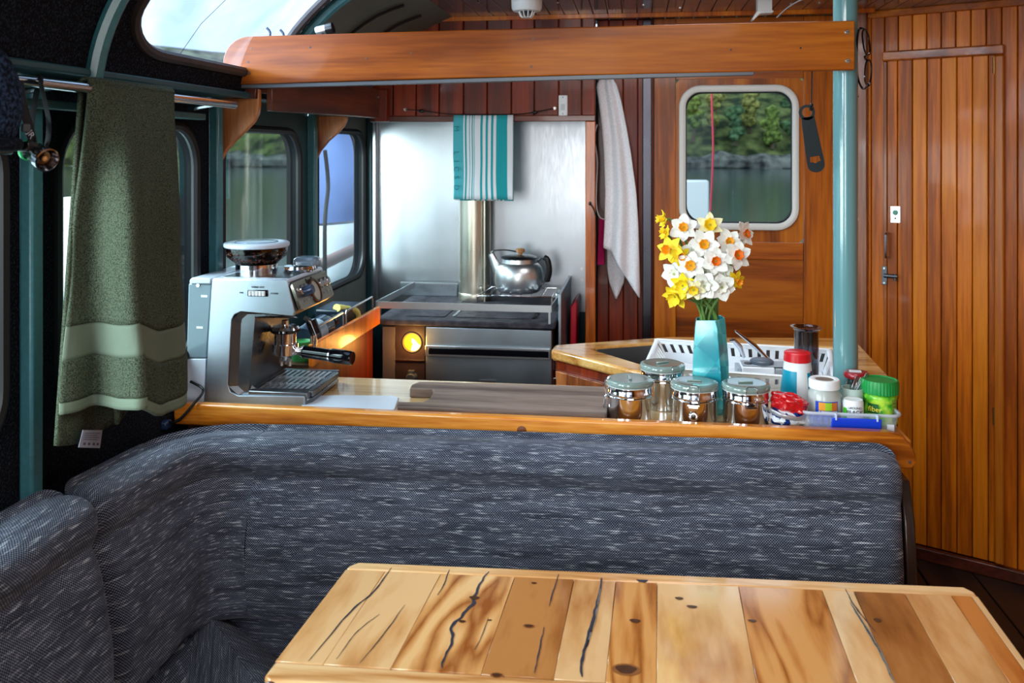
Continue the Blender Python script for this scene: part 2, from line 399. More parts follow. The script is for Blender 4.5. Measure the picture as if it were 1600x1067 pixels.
# ---- ceiling boards
ce = root_struct('ceiling', (0, 0, 2.095))
i = 0; x = -.75
while x < 1.8:
    MB().box(x, -1.9, 2.095, x + .0555, 3.78, 2.112).build('ceiling_board', M_ceiling, ce, .002)
    x += .0575
MB().box(-.8, -1.9, 2.1125, 1.85, 4.0, 2.14).build('deckhead', M_black, ce)
for hx, hy, hw, hd in ((.25, 2.72, .27, .24), (.1, 1.2, .32, .27)):          # out of view: frames added round the two ceiling fill lamps
    hm = MB()
    hm.box(hx - hw - .04, hy - hd - .04, 2.075, hx - hw, hy + hd + .04, 2.0945).box(hx + hw, hy - hd - .04, 2.075, hx + hw + .04, hy + hd + .04, 2.0945)
    hm.box(hx - hw, hy - hd - .04, 2.075, hx + hw, hy - hd, 2.0945).box(hx - hw, hy + hd, 2.075, hx + hw, hy + hd + .04, 2.0945)
    hm.build('fill_lamp_frame', M_alu, ce, .003)
rv = MB()
for px, py in ((872, 4), (893, 17), (1063, 12), (1060, 22), (1236, 6), (1258, 18), (1280, 5), (766, 20), (748, 4), (1228, 34), (1006, 8), (960, 16)):
    p = PZ(px, py, 2.0945); rv.cyl(p, p + Vector((0, 0, -.002)), .005, 8)
rv.build('ceiling_screw', M_screw, ce)['kind'] = 'stuff'

# ---- panels with a rounded window opening
def ring_panel(a0, b0, a1, b1, inner, r, fn, steps=1, n=7):
    x0, y0, x1, y1 = inner; inn = []; out = []
    segs = (((x1 - r, y1 - r), 0, (a1, b1)), ((x0 + r, y1 - r), 90, (a0, b1)), ((x0 + r, y0 + r), 180, (a0, b0)), ((x1 - r, y0 + r), 270, (a1, b0)))
    for k, ((cx, cy), st, co) in enumerate(segs):
        nx = segs[(k + 1) % 4]
        for q in range(n + 1):
            t = q / n; a = radians(st + 90 * t); p = (cx + r * cos(a), cy + r * sin(a)); inn.append(p)
            e0 = {0: (a1, cy), 90: (cx, b1), 180: (a0, cy), 270: (cx, b0)}[st]; e1 = {0: (cx, b1), 90: (a0, cy), 180: (cx, b0), 270: (a1, cy)}[st]
            u = t * 2 if t <= .5 else t * 2 - 1; A, B = (e0, co) if t <= .5 else (co, e1)
            out.append((A[0] + (B[0] - A[0]) * u, A[1] + (B[1] - A[1]) * u))
        cx2, cy2 = nx[0]                                   # straight run to the next corner
        pa = inn[-1]; a = radians(nx[1]); pb = (cx2 + r * cos(a), cy2 + r * sin(a)); oa = out[-1]
        ob = {0: (a1, cy2), 90: (cx2, b1), 180: (a0, cy2), 270: (cx2, b0)}[nx[1]]
        for q in range(1, 6):
            t = q / 6; inn.append((pa[0] + (pb[0] - pa[0]) * t, pa[1] + (pb[1] - pa[1]) * t)); out.append((oa[0] + (ob[0] - oa[0]) * t, oa[1] + (ob[1] - oa[1]) * t))
    m = len(inn); vs = []; fs = []
    for s_ in range(steps + 1):
        t = s_ / steps
        vs += [fn(p[0] + (q[0] - p[0]) * t, p[1] + (q[1] - p[1]) * t) for p, q in zip(inn, out)]
    for s_ in range(steps):
        for k in range(m): fs.append((s_ * m + k, s_ * m + (k + 1) % m, (s_ + 1) * m + (k + 1) % m, (s_ + 1) * m + k))
    return MB().add(vs, fs), inn
def pane_mesh(loop, fn, steps=5):
    m = len(loop); cx = sum(p[0] for p in loop) / m; cy = sum(p[1] for p in loop) / m; vs = []; fs = []
    for s_ in range(steps):
        k = 1 - s_ / steps; vs += [fn(cx + (p[0] - cx) * k, cy + (p[1] - cy) * k) for p in loop]
    vs.append(fn(cx, cy))
    for s_ in range(steps - 1):
        for k in range(m): fs.append((s_ * m + k, s_ * m + (k + 1) % m, (s_ + 1) * m + (k + 1) % m, (s_ + 1) * m + k))
    for k in range(m): fs.append(((steps - 1) * m + k, (steps - 1) * m + (k + 1) % m, len(vs) - 1))
    return MB().add(vs, fs)
M_reveal = mat('dark_reveal', (14, 17, 20), .9, spec=.1)
def bay(n, y0, y1, w0, w1, zb, zt, wall_mat, glass, seal, r=.11):
    pm, loop = ring_panel(y0, .80, y1, 1.70, (w0, zb, w1, zt), r, lambda a, b: Vector((XL, a, b)))
    pm.build('side_panel', wall_mat, wl, 0, 0)
    o = root_struct('window_%d' % n, (XL, (w0 + w1) / 2, zb))
    MB().tube([Vector((XL - .002, a, b)) for a, b in loop], .013, 8, closed=True).build('window_seal', seal, o)
    rv_ = MB(); m = len(loop)                                              # reveal through the side
    rv_.add([(XL, a, b) for a, b in loop] + [(XL - .05, a, b) for a, b in loop], [(k, (k + 1) % m, m + (k + 1) % m, m + k) for k in range(m)]).build('window_reveal', M_reveal, o)
    pane_mesh(loop, lambda a, b: Vector((XL - .012, a, b)), 2).build('window_pane', glass, o, 0, 0)
wl = root_struct('wall_left', (XL, 2, 0))
MB().box(XL - .04, -1.9, 0, XL, 4.0, .80).build('side_panel', M_carpet, wl)
MB().box(XL - .04, -1.9, .80, XL, -1.05, 1.70).build('side_panel', M_carpet, wl)
bay(7, -1.05, -.05, -.95, -.13, .95, 1.615, M_carpet, M_glass, M_seal)
bay(8, -.05, .95, .05, .87, .95, 1.615, M_carpet, M_glass, M_seal)
bay(1, .95, 1.63, .98, 1.572, .98, 1.615, M_carpet, M_glass, M_seal)
bay(2, 1.63, 2.42, 1.735, 2.335, .985, 1.615, M_carpet, M_glass, M_seal)
bay(3, 2.42, 3.18, 2.49, 3.10, 1.0, 1.618, M_tealdark, M_glass, M_seal)
bay(4, 3.18, 3.95, 3.27, 3.875, 1.0, 1.63, M_gpanel, M_glass, M_seal)
for k, y in enumerate((1.632, 2.42, 3.19, 3.91)):
    struct(MB().box(XL, y - .018, .4, XL + .03, y + .018, 1.70).build('trim_%d' % (k + 1), M_teal if k < 3 else M_tealdark, None, .006))
MB().box(XL - .04, .9, 1.70, -1.10, 4.0, 1.716).build('ledge', M_tealdark, wl, .004)
# ---- the cabin side curving in overhead
PROF = bez([Vector((-1.118, 0, 1.70)), Vector((-1.10, 0, 1.78)), Vector((-1.062, 0, 1.865)), Vector((-1.0, 0, 1.945)), Vector((-.90, 0, 2.03)), Vector((-.74, 0, 2.10))], 8)
_len = [0]
for a, b in zip(PROF, PROF[1:]): _len.append(_len[-1] + (b - a).length)
def up(y, s):
    s = max(0, min(.99999, s)) * _len[-1]
    for k in range(len(_len) - 1):
        if s <= _len[k + 1]:
            p = PROF[k].lerp(PROF[k + 1], (s - _len[k]) / (_len[k + 1] - _len[k])); return Vector((p.x, y, p.z))
    return Vector((PROF[-1].x, y, PROF[-1].z))
wu = root_struct('wall_left', (-1.12, 2, 1.7))
MB().grid(lambda a, b: up(-1.9 + .9 * a, b), 4, 18).build('lining', M_carpet, wu)
MB().grid(lambda a, b: up(.85 + .86 * a, b), 4, 18).build('lining', M_carpet, wu)
pm, uloop2 = ring_panel(-1.0, 0, .85, 1, (-.85, .125, .70, .80), .16, up, 5)
pm.build('lining', M_carpet, wu)
o = root_struct('window_9', up(0, .125)); pane_mesh(uloop2, lambda a, b: up(a, b) + Vector((-.012, 0, .008)), 6).build('window_pane', M_skyglass, o, 0, 180)
MB().tube([up(a, b) for a, b in uloop2], .014, 8, closed=True).build('window_seal', M_sealbrown, o)
pm, uloop = ring_panel(1.71, 0, 2.64, 1, (1.80, .125, 2.60, .80), .16, up, 5)
pm.build('lining', M_carpet, wu)
MB().grid(lambda a, b: up(2.64 + 1.3 * a, b), 4, 18).build('lining', M_gpanel, wu)
o = root_struct('window_5', up(2.2, .125))
MB().tube([up(a, b) for a, b in uloop], .014, 8, closed=True).build('window_seal', M_sealbrown, o)
pane_mesh(uloop, lambda a, b: up(a, b) + Vector((-.012, 0, .008)), 6).build('window_pane', M_skyglass, o, 0, 180)
MB().tube([up(2.05 + .16 * t, .14 + .6 * t) + Vector((-.006, 0, .004)) for t in (0, .25, .5, .75, 1)], .0007, 5).build('crack', M_seal, o)
for k, y in enumerate((1.70, 2.655)):
    struct(MB().tube([up(y, s / 20) + Vector((.012, 0, -.008)) for s in range(21)], .018, 8).build('trim_%d' % (5 + k), M_teal))
for y0 in (2.95, 3.2):
    MB().tube([up(y0 + .12 * t / 6, .35 + .5 * t / 6) + Vector((.006, 0, -.006)) for t in range(7)], .006, 6).build('vent_slot', M_seal, wu)
# ---- back wall of the galley: boards over the stove, steel behind it, post at its right
wb = root_struct('wall_back', (-.6, 3.6, 1.667))
xs = [-1.10] + [PY(p, 150, 3.6).x for p in (614, 650, 686, 724, 761, 799, 835, 873, 909)] + [-.169]
for a, b in zip(xs, xs[1:]): MB().box(a + .0015, 3.6, 1.69, b - .0015, 3.618, 2.094).build('board', M_redwood, wb, .0035)
MB().box(-1.1, 3.595, 1.667, -.169, 3.622, 1.692).build('lower_trim', M_redwood_x, wb, .003)
MB().box(-1.1, 3.619, 1.70, -.169, 3.63, 2.094).build('backing', M_black, wb)
MB().box(-1.10, 3.59, 2.078, .9, 3.6, 2.096).build('ceiling_trim', M_post, wb, .002)
struct(MB().box(-.209, 3.6, .0, -.169, 3.645, 1.667).build('trim_7', M_post, None, .003))
MB().box(-.205, 3.645, 0, -.185, 3.95, 2.09).build('partition_panel', M_tealdark, wb)
sp = tag(MB().box(-1.172, 3.94, .84, -.206, 3.95, 1.70).build('backsplash', M_splash, None, .002), 'brushed steel sheet lining the wall behind the cooking range', 'backsplash')
MB().box(-1.25, 3.951, 0, -.17, 3.99, 2.09).build('back_panel', M_tealdark, wb)
MB().box(-1.215, 3.9, .8, -1.165, 3.938, 1.69).build('corner_strip', M_alu, wb, .004)
for px, py in ((909, 420), (909, 437), (907, 300)):
    p = PY(px, py, 3.94); MB().cyl(p, p - Vector((0, .005, 0)), .007, 8).build('screw', M_screw, sp)
# recess with dark boards between the post and the door
for a, b in zip((-.168, -.12, -.06, 0.0), (-.122, -.062, -.002, .062)):
    MB().box(a, 3.765, 0, b, 3.785, 2.094).build('board', M_redwood, wb, .003)
struct(MB().box(PY(1004, 300, 3.755).x, 3.745, 0, PY(1018, 300, 3.755).x, 3.764, 2.09).build('trim_8', steel('worn_strip', (84, 84, 92), .3, .3, (3, 3, 3), 9), None, .003))
MB().box(-.17, 3.79, 0, .90, 3.80, 1.1).build('backing', M_black, wb)
MB().box(-.17, 3.79, 1.1, .10, 3.80, 2.1).build('backing', M_black, wb)
# ---- door with the window
dr = root_struct('door_1', (.42, 3.75, 0))
X0, X1 = PY(1022, 300, 3.75).x, PY(1342, 300, 3.75).x
wx0, wz1 = PY(1066, 140, 3.75).x, PY(1066, 139, 3.75).z; wx1, wz0 = PY(1243, 300, 3.75).x, PY(1243, 355, 3.75).z
lx0, lx1 = PY(1056, 300, 3.75).x, PY(1256, 300, 3.75).x
zr0 = PY(1150, 405, 3.75).z
MB().box(X0, 3.75, 0, lx0, 3.785, 2.094).build('stile', M_doorwood, dr, .003)
MB().box(lx1, 3.75, 0, X1, 3.785, 2.094).build('stile', M_doorwood, dr, .003)
MB().box(lx0 + .001, 3.752, wz1 + .04, lx1 - .001, 3.785, 2.094).build('top_rail', M_doorrail, dr, .002)
pm, dloop = ring_panel(lx0 + .001, zr0 + .07, lx1 - .001, wz1 + .0395, (wx0, wz0, wx1, wz1), .075, lambda a, b: Vector((a, 3.753, b)))
pm.build('window_panel', M_doorwood, dr, 0, 0)
MB().box(lx0 + .001, 3.751, zr0, lx1 - .001, 3.785, zr0 + .0695).build('middle_rail', M_doorrail, dr, .003)
MB().box(lx0 + .001, 3.764, .2, lx1 - .001, 3.78, zr0 - .0005).build('lower_panel', M_doorrail, dr)
MB().box(lx0 + .001, 3.752, 0, lx1 - .001, 3.785, .2).build('bottom_rail', M_doorrail, dr, .003)
w6 = root_struct('window_6', ((wx0 + wx1) / 2, 3.75, wz0))
M_wf = mat('white_window_frame', (226, 226, 222), .4)
MB().tube([Vector((a, 3.745, b)) for a, b in dloop], .0125, 10, closed=True, flat=(1.15, .8)).build('window_frame', M_wf, w6)
cxm = (wx0 + wx1) / 2; czm = (wz0 + wz1) / 2
MB().tube([Vector((cxm + (a - cxm) * .94, 3.752, czm + (b - czm) * .945)) for a, b in dloop], .005, 8, closed=True).build('window_seal', M_seal, w6)
pane_mesh(dloop, lambda a, b: Vector((a, 3.76, b)), 2).build('window_pane', M_glassdoor, w6, 0, 0)
# ---- boarded wall at the right, turned towards the room, with the toilet door in it
RW0 = Vector((.875, 3.708, 0)); RWD = Vector((.88, -.475, 0)).normalized(); RWN = Vector((RWD.y, -RWD.x, 0))
def rw(t, z, off=0): return RW0 + RWD * t + RWN * off + Vector((0, 0, z))
def rwt(px):
    d = ray(px, HOR); n = RWN; k = (RW0 - Vector((0, 0, 0))).dot(n) / d.dot(n); return (d * k - RW0).dot(RWD)
def rwz(px, py): 
    d = ray(px, py); k = RW0.dot(RWN) / d.dot(RWN); return ZC + d.z * k
def rbox(t0, t1, z0, z1, o0, o1):
    mb = MB(); return mb.hexa([rw(t0, z0, o0), rw(t1, z0, o0), rw(t1, z0, o1), rw(t0, z0, o1)], [rw(t0, z1, o0), rw(t1, z1, o0), rw(t1, z1, o1), rw(t0, z1, o1)])
wr = root_struct('wall_right', rw(.2, 0))
rbox(-.05, 1.02, 0, 2.1, -.04, -.02).build('backing', M_black, wr)
dt0, dt1, dzt = rwt(1385), rwt(1556), rwz(1470, 88)
bw = .0506; t = -.012; cuts = []
while t < 1.0:
    a, b = t, min(t + bw, 1.0); t += bw
    if b <= dt0 + .002 or a >= dt1 - .002: rbox(a + .0012, b - .0012, 0, 2.094, -.02, 0).build('board', M_wallwood, wr, .003)
    else:
        if a < dt0: rbox(a + .0012, dt0 - .0008, 0, dzt, -.02, 0).build('board', M_wallwood, wr, .003)
        if b > dt1: rbox(dt1 + .0008, b - .0012, 0, dzt, -.02, 0).build('board', M_wallwood, wr, .003)
        rbox(a + .0012, b - .0012, dzt + .001, 2.094, -.02, 0).build('board', M_wallwood, wr, .003)
d2 = root_struct('door_2', rw((dt0 + dt1) / 2, .06))
seams = [dt0 + .002] + [rwt(1200 + v / 2.135) for v in (432, 482, 530, 578, 630, 682, 735)] + [dt1 - .002]
for a, b in zip(seams, seams[1:]): rbox(a + .001, b - .001, .046, dzt - .004, -.018, .001).build('board', M_wallwood, d2, .003)
rbox(dt0 - .012, dt1 + .03, dzt - .008, dzt + .03, 0, .022).build('frame_head', wood('door_frame_head', (110, 48, 6), (156, 76, 12), (184, 100, 24), 'x', .34, .35, 6, 18, .05), d2, .006)
rbox(dt1 - .002, dt1 + .030, .05, dzt - .0085, 0, .022).build('frame_side', M_doorwood, d2, .006)
rbox(dt0 - .010, dt0 + .003, .05, dzt - .0085, 0, .006).build('frame_side', M_doorwood, d2, .002)
for z in (rwz(1558, 115), .55):
    p = rw(dt1 - .005, z, .004); MB().cyl(p, p + Vector((0, 0, .06)), .006, 8).build('hinge', mat('dull_brass', (122, 92, 52), .4, metal=.9), d2)
a, b = rwt(1392), rwt(1407)
pl = rbox(a, b, rwz(1400, 348), rwz(1400, 322), .001, .005).build('indicator_plate', M_satin, d2, .001)
p = rw((a + b) / 2, rwz(1400, 332), .005); MB().lathe([(0, .0022), (.009, .002), (.011, 0)], p, 16, frame((0, 0, 0), RWD, (0, 0, 1)).to_3x3()).build('indicator_dial', mat('green_indicator', (70, 150, 130), .3), pl)
p = rw((a + b) / 2, rwz(1400, 341), .005); MB().cyl(p, p + RWN * .003, .004, 10).build('lock_slot', M_black, pl)
t = rwt(1388); hz0, hz1 = rwz(1388, 402), rwz(1388, 363)
MB().tube(bez([rw(t, hz0, .001), rw(t, hz0 + .002, .028), rw(t, hz0 + .014, .034), rw(t, hz1 - .014, .034), rw(t, hz1 - .002, .028), rw(t, hz1, .001)], 5), .0058, 8).build('pull_handle', M_satin, d2)
t = rwt(1381); z = rwz(1384, 430)
M_latch = mat('dark_latch_metal', (90, 92, 98), .35, metal=.9)
la = rbox(t - .006, t + .014, z - .036, z + .036, .006, .010).build('latch_plate', M_latch, d2, .001)
p = rw(t + .004, z, .016); MB().cyl(p, p + RWD * .05, .008, 10).build('latch_bolt', M_latch, la)
p = rw(t + .045, z + .01, .016); MB().cyl(p, p - Vector((0, 0, .026)), .006, 8).build('latch_knob', M_latch, la)
for dz in (-.028, .028): MB().cyl(rw(t + .004, z + dz, .010), rw(t + .004, z + dz, .0125), .004, 8).build('screw', M_screw, la)
struct(rbox(-.01, .028, 0, 2.094, .001, .022).build('trim_9', wood('corner_post', (120, 66, 40), (166, 100, 66), (190, 124, 88), 'z', .32, .4, 6, 18, .05), None, .004))
struct(rbox(.03, 1.0, 2.068, 2.096, .001, .02).build('trim_10', M_beam, None, .004))
struct(rbox(.03, 1.0, 0.0, .045, .002, .03).build('baseboard_right', M_redwood_x, None, .004))
# ---- the rest of the cabin around the viewer
p1 = rw(1.0, 0)
struct(MB().box(p1.x, -1.9, 0, p1.x + .04, p1.y, 1.0).build('wall_right', M_doorwood))
struct(MB().box(p1.x, -1.9, 1.7, p1.x + .04, p1.y, 2.1).build('wall_right', M_doorwood))
struct(MB().box(p1.x, -1.9, 1.0, p1.x + .04, p1.y, 1.7).build('wall_right', M_doorwood))
wre = root_struct('wall_rear', (0, -1.9, 0)); M_rear = M_redwood
for a, b, z in ((-1.25, -1.0, 0), (.75, 1.8, 0), (-1.0, .75, 0)):
    MB().box(a, -1.94, z, b, -1.9, 2.1 if a != -1.0 else .75).build('panel', M_rear, wre)
struct(MB().box(-1.0, -1.94, 2.02, .75, -1.9, 2.1).build('trim_11', M_rear))
rg = tag(MB().prism([(1.02, .5), (1.72, .5), (1.72, 3.05), (1.35, 3.05), (1.02, 2.75)], 'z', .001, .012).build('floor_rug', M_rug, None, .003), 'dark rug lying on the floor in the lower right corner', 'rug')
# ================================================================== OUTSIDE
M_water = mat('harbour_water', (40, 62, 62), .12, bump=.5, bscale=1.2, spec=.5)
struct(MB().grid(lambda a, b: Vector((-400 + 800 * a, -100 + 600 * b, -.85)), 4, 4).build('harbour_water', M_water, None, 0, 0))
M_hill = speckle('bush_hillside', (36, 48, 28), (116, 126, 72), .5, .38, .66, .95, .4, .2)
def hill(a, b):
    x = -330 + 560 * a; y = 122 + 50 * b + 10 * noise.noise(Vector((x * .02, 3, 0)))
    if x < -90: y -= (-90 - x) * .62
    z = -.9 + 2.4 * min(1, b * 12) + (0 if b < .09 else 22 * (b - .08) ** .8) + 1.3 * noise.noise(Vector((x * .08, y * .08, 1)))
    return Vector((x, y, z))
struct(MB().grid(hill, 120, 26).build('hillside', M_hill, None, 0, 180))
M_rock = speckle('shore_rock', (58, 60, 58), (140, 140, 130), .7, .35, .7, .9, .4, .1)
rk = MB(); rnd = random.Random(5)
for k in range(70):
    x = -60 + k * 2.1 + rnd.uniform(-1, 1); p = hill((x + 330) / 560, .012)
    w = rnd.uniform(.8, 2.2); q = MB().ball((0, 0, 0), w * 1.5, w, w * .7, 8, 5); rk.add([v * (1 + .35 * noise.noise(v * .9 + Vector((k, 0, 0)))) + p + Vector((0, -1, .4)) for v in q.v], q.f)
tag(rk.build('shore_rocks', M_rock, None, 0, 30), 'grey rocks along the far waterline', 'rocks', kind='stuff')
M_leaf = [speckle('foliage_%d' % k, a, b, 1.4, .36, .66, .95, .6, .2) for k, (a, b) in enumerate((((44, 62, 30), (150, 170, 84)), ((66, 74, 34), (190, 184, 104)), ((36, 58, 38), (112, 146, 98))))]
M_trunk = mat('bark', (96, 84, 66), .9)
TREES = ((7.6, .10, 6.5, 0, 'dark green tree on the far bank left of the red rope outside the door window'), (10.6, .13, 7.5, 1, 'tall olive yellow tree on the far bank, just right of the red rope'),
         (13.4, .09, 5.0, 2, 'low bluish green tree by the shore rocks, middle of the door window'), (15.6, .14, 7.5, 1, 'olive yellow tree high on the far bank, middle of the door window'),
         (18.4, .09, 5.5, 0, 'rounded green tree on the far bank, right half of the door window'), (21.4, .13, 7.5, 2, 'bluish green tree on the far bank at the right edge of the door window'))
for x, b_, h, k, lab in TREES:                                   # trees on the bank across the water
    p = hill((x + 330) / 560, b_)
    T = thing('bank_tree', lab, 'tree', p, 0, 'trees on the far bank')
    MB().tube([p, p + Vector((.2, 0, h * .35)), p + Vector((.1, 0, h * .6))], [.3, .22, .12], 6).build('trunk', M_trunk, T)
    cr = MB()
    for q in range(14):
        a = rnd.uniform(0, 6.28); rr = rnd.uniform(0, .9); c = p + Vector((cos(a) * rr, sin(a) * rr * .6, h * rnd.uniform(.2, 1.0))); w = rnd.uniform(.6, 1.0)
        g = MB().ball((0, 0, 0), w, w, w * .8, 9, 6); cr.add([v * (1 + .5 * noise.noise(v * 1.7 + c)) + c for v in g.v], g.f)
    cr.build('crown', M_leaf[k % 3], T, 0, 0)
# things on the side deck
side_deck = struct(MB().box(-2.3, .5, .32, -1.27, 7, .36).build('side_deck', mat('pale_deck', (150, 160, 160), .6)))
M_dod = mat('white_dodger', (224, 238, 236), .6)
_q = NT(M_dod); _tr = _q.nt.nodes.new('ShaderNodeBsdfTranslucent'); _tr.inputs['Color'].default_value = lin((226, 242, 238)); _mx = _q.nt.nodes.new('ShaderNodeMixShader'); _mx.inputs[0].default_value = .6
_out = [x for x in _q.nt.nodes if x.type == 'OUTPUT_MATERIAL'][0]; _q.l(_q.b.outputs[0], _mx.inputs[1]); _q.l(_tr.outputs[0], _mx.inputs[2]); _q.l(_mx.outputs[0], _out.inputs['Surface'])
bw_ = MB().grid(lambda a, b: Vector((-1.62 + .04 * b, 1.2 + 1.5 * a, .36 + 1.06 * b)), 6, 3).build('white_screen', M_dod, None, 0, 180)
tag(bw_, 'white weather screen outside the window behind the green towel', 'screen')
tn = thing('dinghy', 'white dinghy with a lilac blue cover outside the far left window', 'boat', (-2.45, 8.1, .4))
M_hull = mat('white_gelcoat', (232, 236, 240), .3); M_cover = mat('blue_canvas', (126, 152, 214), .7, vary=.1, bscale=3)
def hullf(a, b):
    y = 6.7 + 2.8 * a; w = .62 * sin(pi * min(1, .28 + .72 * (1 - a))) ** .7; an = pi * b
    return Vector((-2.45 + w * cos(an), y, .96 + .10 * a - .6 * sin(an) * (.8 + .2 * sin(pi * a))))
MB().grid(hullf, 16, 14).build('hull', M_hull, tn, 0, 60, solid=.03)
def covf(a, b):
    y = 6.72 + 2.76 * a; w = .61 * sin(pi * min(1, .28 + .72 * (1 - a))) ** .7; an = pi * b
    return Vector((-2.45 + w * cos(an), y, .98 + .10 * a + .95 * sin(an) ** .6 * (1 - .35 * a)))
MB().grid(covf, 16, 14).build('cover', M_cover, tn, 0, 60, solid=.01)
rl = tag(MB().tube([(-1.75, 3.4, .86), (-1.75, 4.76, .91), (-1.75, 7.0, 1.0)], .035, 10).build('deck_rail', mat('pinkish_rail', (150, 122, 118), .5)), 'pinkish brown rail crossing outside the far left window', 'rail')
hz = tag(MB().tube(bez([(-1.72, 4.78, 1.55), (-1.72, 4.83, 1.35), (-1.70, 4.72, 1.1), (-1.7, 4.75, .36)], 8), .012, 8).build('black_hose', M_seal), 'thin black line hanging outside the far left window', 'line')
p = PY(1112, 140, 5.4); q = PY(1110, 330, 5.4)
rp = tag(MB().tube(bez([p + Vector((0, 0, .8)), p, p.lerp(q, .5) + Vector((.012, 0, 0)), q], 6), .006, 6).build('red_rope', mat('red_rope', (176, 56, 70), .7)), 'red rope hanging outside the door window', 'rope')
p0 = PY(1069, 282, 5.6); p1_ = PY(1108, 330, 5.6)
tag(MB().box(p0.x, 5.6, .3, p1_.x, 5.75, p0.z).build('deck_locker', mat('white_locker', (196, 206, 208), .5), None, .01), 'pale white locker outside the door window, lower left', 'locker')
struct(MB().box(-1.2, 4.1, .2, 3, 6.4, .3).build('fore_deck', mat('deck_grey', (150, 156, 156), .7)))
# ================================================================== FURNITURE AND FITTINGS
# ---- settee cushions: a profile swept along a line
BACKP = [(.0, .40), (.085, .40), (.125, .43), (.140, .50), (.142, .58), (.130, .66), (.110, .715), (.096, .742), (.092, .752), (.100, .765), (.112, .79), (.108, .818), (.085, .838), (.05, .845), (.015, .838), (.0, .815)]
def sweep(path, normals, prof, zs=None, taper=.05, ends=(1, 1), wrinkle=0.0, seed=0, npr=60, thick=1.0):
    "path: list of back-line points (xy), normals: inward directions"
    pr = bez([Vector((d, z, 0)) for d, z in prof] + [Vector((prof[0][0], prof[0][1], 0))], 5)
    pr = pr[:-1]; n = len(pr); m = len(path); acc = [0]
    for a, b in zip(path, path[1:]): acc.append(acc[-1] + (Vector(b) - Vector(a)).length)
    pl_ = [0]
    for a, b in zip(pr, pr[1:]): pl_.append(pl_[-1] + (b - a).length)
    acc2 = [0]
    for i in range(1, m): acc2.append(acc2[-1] + ((Vector(path[i]) + Vector(normals[i]) * .1) - (Vector(path[i - 1]) + Vector(normals[i - 1]) * .1)).length)
    T = acc[-1]; vs = []; uv = []; fs = []
    for i in range(m):
        e = 1.0
        for side, dist in ((0, acc[i]), (1, T - acc[i])):
            if ends[side] and dist < taper: e = min(e, sqrt(max(0, 1 - ((taper - dist) / taper) ** 2)))
        k = .90 + .10 * e if e > .02 else .90
        dz = zs(i / (m - 1)) if zs else 0
        for j, q in enumerate(pr):
            d = q.x * thick; z = q.y
            cd, cz = .06, .62
            d2 = cd + (d - cd) * (.45 + .55 * e); z2 = cz + (z - cz) * k
            if wrinkle and d > .03: d2 += wrinkle * noise.noise(Vector((acc2[i] * 5 + seed, z * 9, seed))) + .5 * wrinkle * noise.noise(Vector((acc2[i] * 16, z * 14, seed + 4)))
            p = Vector(path[i]) + Vector(normals[i]) * d2
            vs.append(Vector((p.x, p.y, z2 + dz * (z - .4) / .45))); uv.append((acc2[i] + seed * .37, pl_[j]))
    for i in range(m - 1):
        for j in range(n): fs.append((i * n + j, (i + 1) * n + j, (i + 1) * n + (j + 1) % n, i * n + (j + 1) % n))
    fs.append(tuple(range(n))[::-1]); fs.append(tuple((m - 1) * n + j for j in range(n)))
    return MB().add(vs, fs, uv)
YB = 2.185
def lin_path(a, b, n, ease=True):
    out = []
    for i in range(n + 1):
        t = i / n
        t = .5 - .5 * cos(pi * t) if ease else t
        out.append(Vector((a[0] + (b[0] - a[0]) * t, a[1] + (b[1] - a[1]) * t, 0)))
    return out
R_ = .22
mitre = Vector((-1.155 + R_, YB, 0))
ph = lin_path((mitre.x, YB), (.583, YB), 60); nr = [Vector((0, -1, 0))] * len(ph)
bc = sweep(ph, nr, BACKP, lambda t: -.004 + .024 * t, .05, (0, 1), .006, 1)
tag(bc.build('back_cushion', M_tweed, None, 0, 60), 'long grey tweed back cushion running below the counter edge', 'cushion')
# corner cushion: starts at the mitre, curves round and runs along the cabin side
pa = [mitre + Vector((-.002, 0, 0))]; na = [Vector((0, -1, 0))]
for k in range(13):
    a = radians(90 + 90 * k / 12); c_ = Vector((-1.155 + R_, YB - R_, 0))
    pa.append(c_ + Vector((cos(a), sin(a), 0)) * R_); na.append(Vector((-cos(a), -sin(a), 0)))
for k in range(1, 25):
    t = .5 - .5 * cos(pi * k / 24); pa.append(Vector((-1.155, YB - R_ - (YB - R_ - 1.645) * t, 0))); na.append(Vector((1, 0, 0)))
cc = sweep(pa, na, BACKP, lambda t: -.004 + .034 * t, .055, (0, 1), .007, 5)
tag(cc.build('back_cushion', M_tweed, None, 0, 60), 'curved grey tweed back cushion filling the corner of the settee', 'cushion')
pb = lin_path((-1.155, 1.63), (-1.155, .85), 26); nb = [Vector((1, 0, 0))] * len(pb)
sc = sweep(pb, nb, BACKP, lambda t: .038, .05, (1, 1), .007, 9, thick=1.12)
tag(sc.build('back_cushion', M_tweed, None, 0, 60), 'grey tweed back cushion at the left edge against the dark carpeted side', 'cushion')
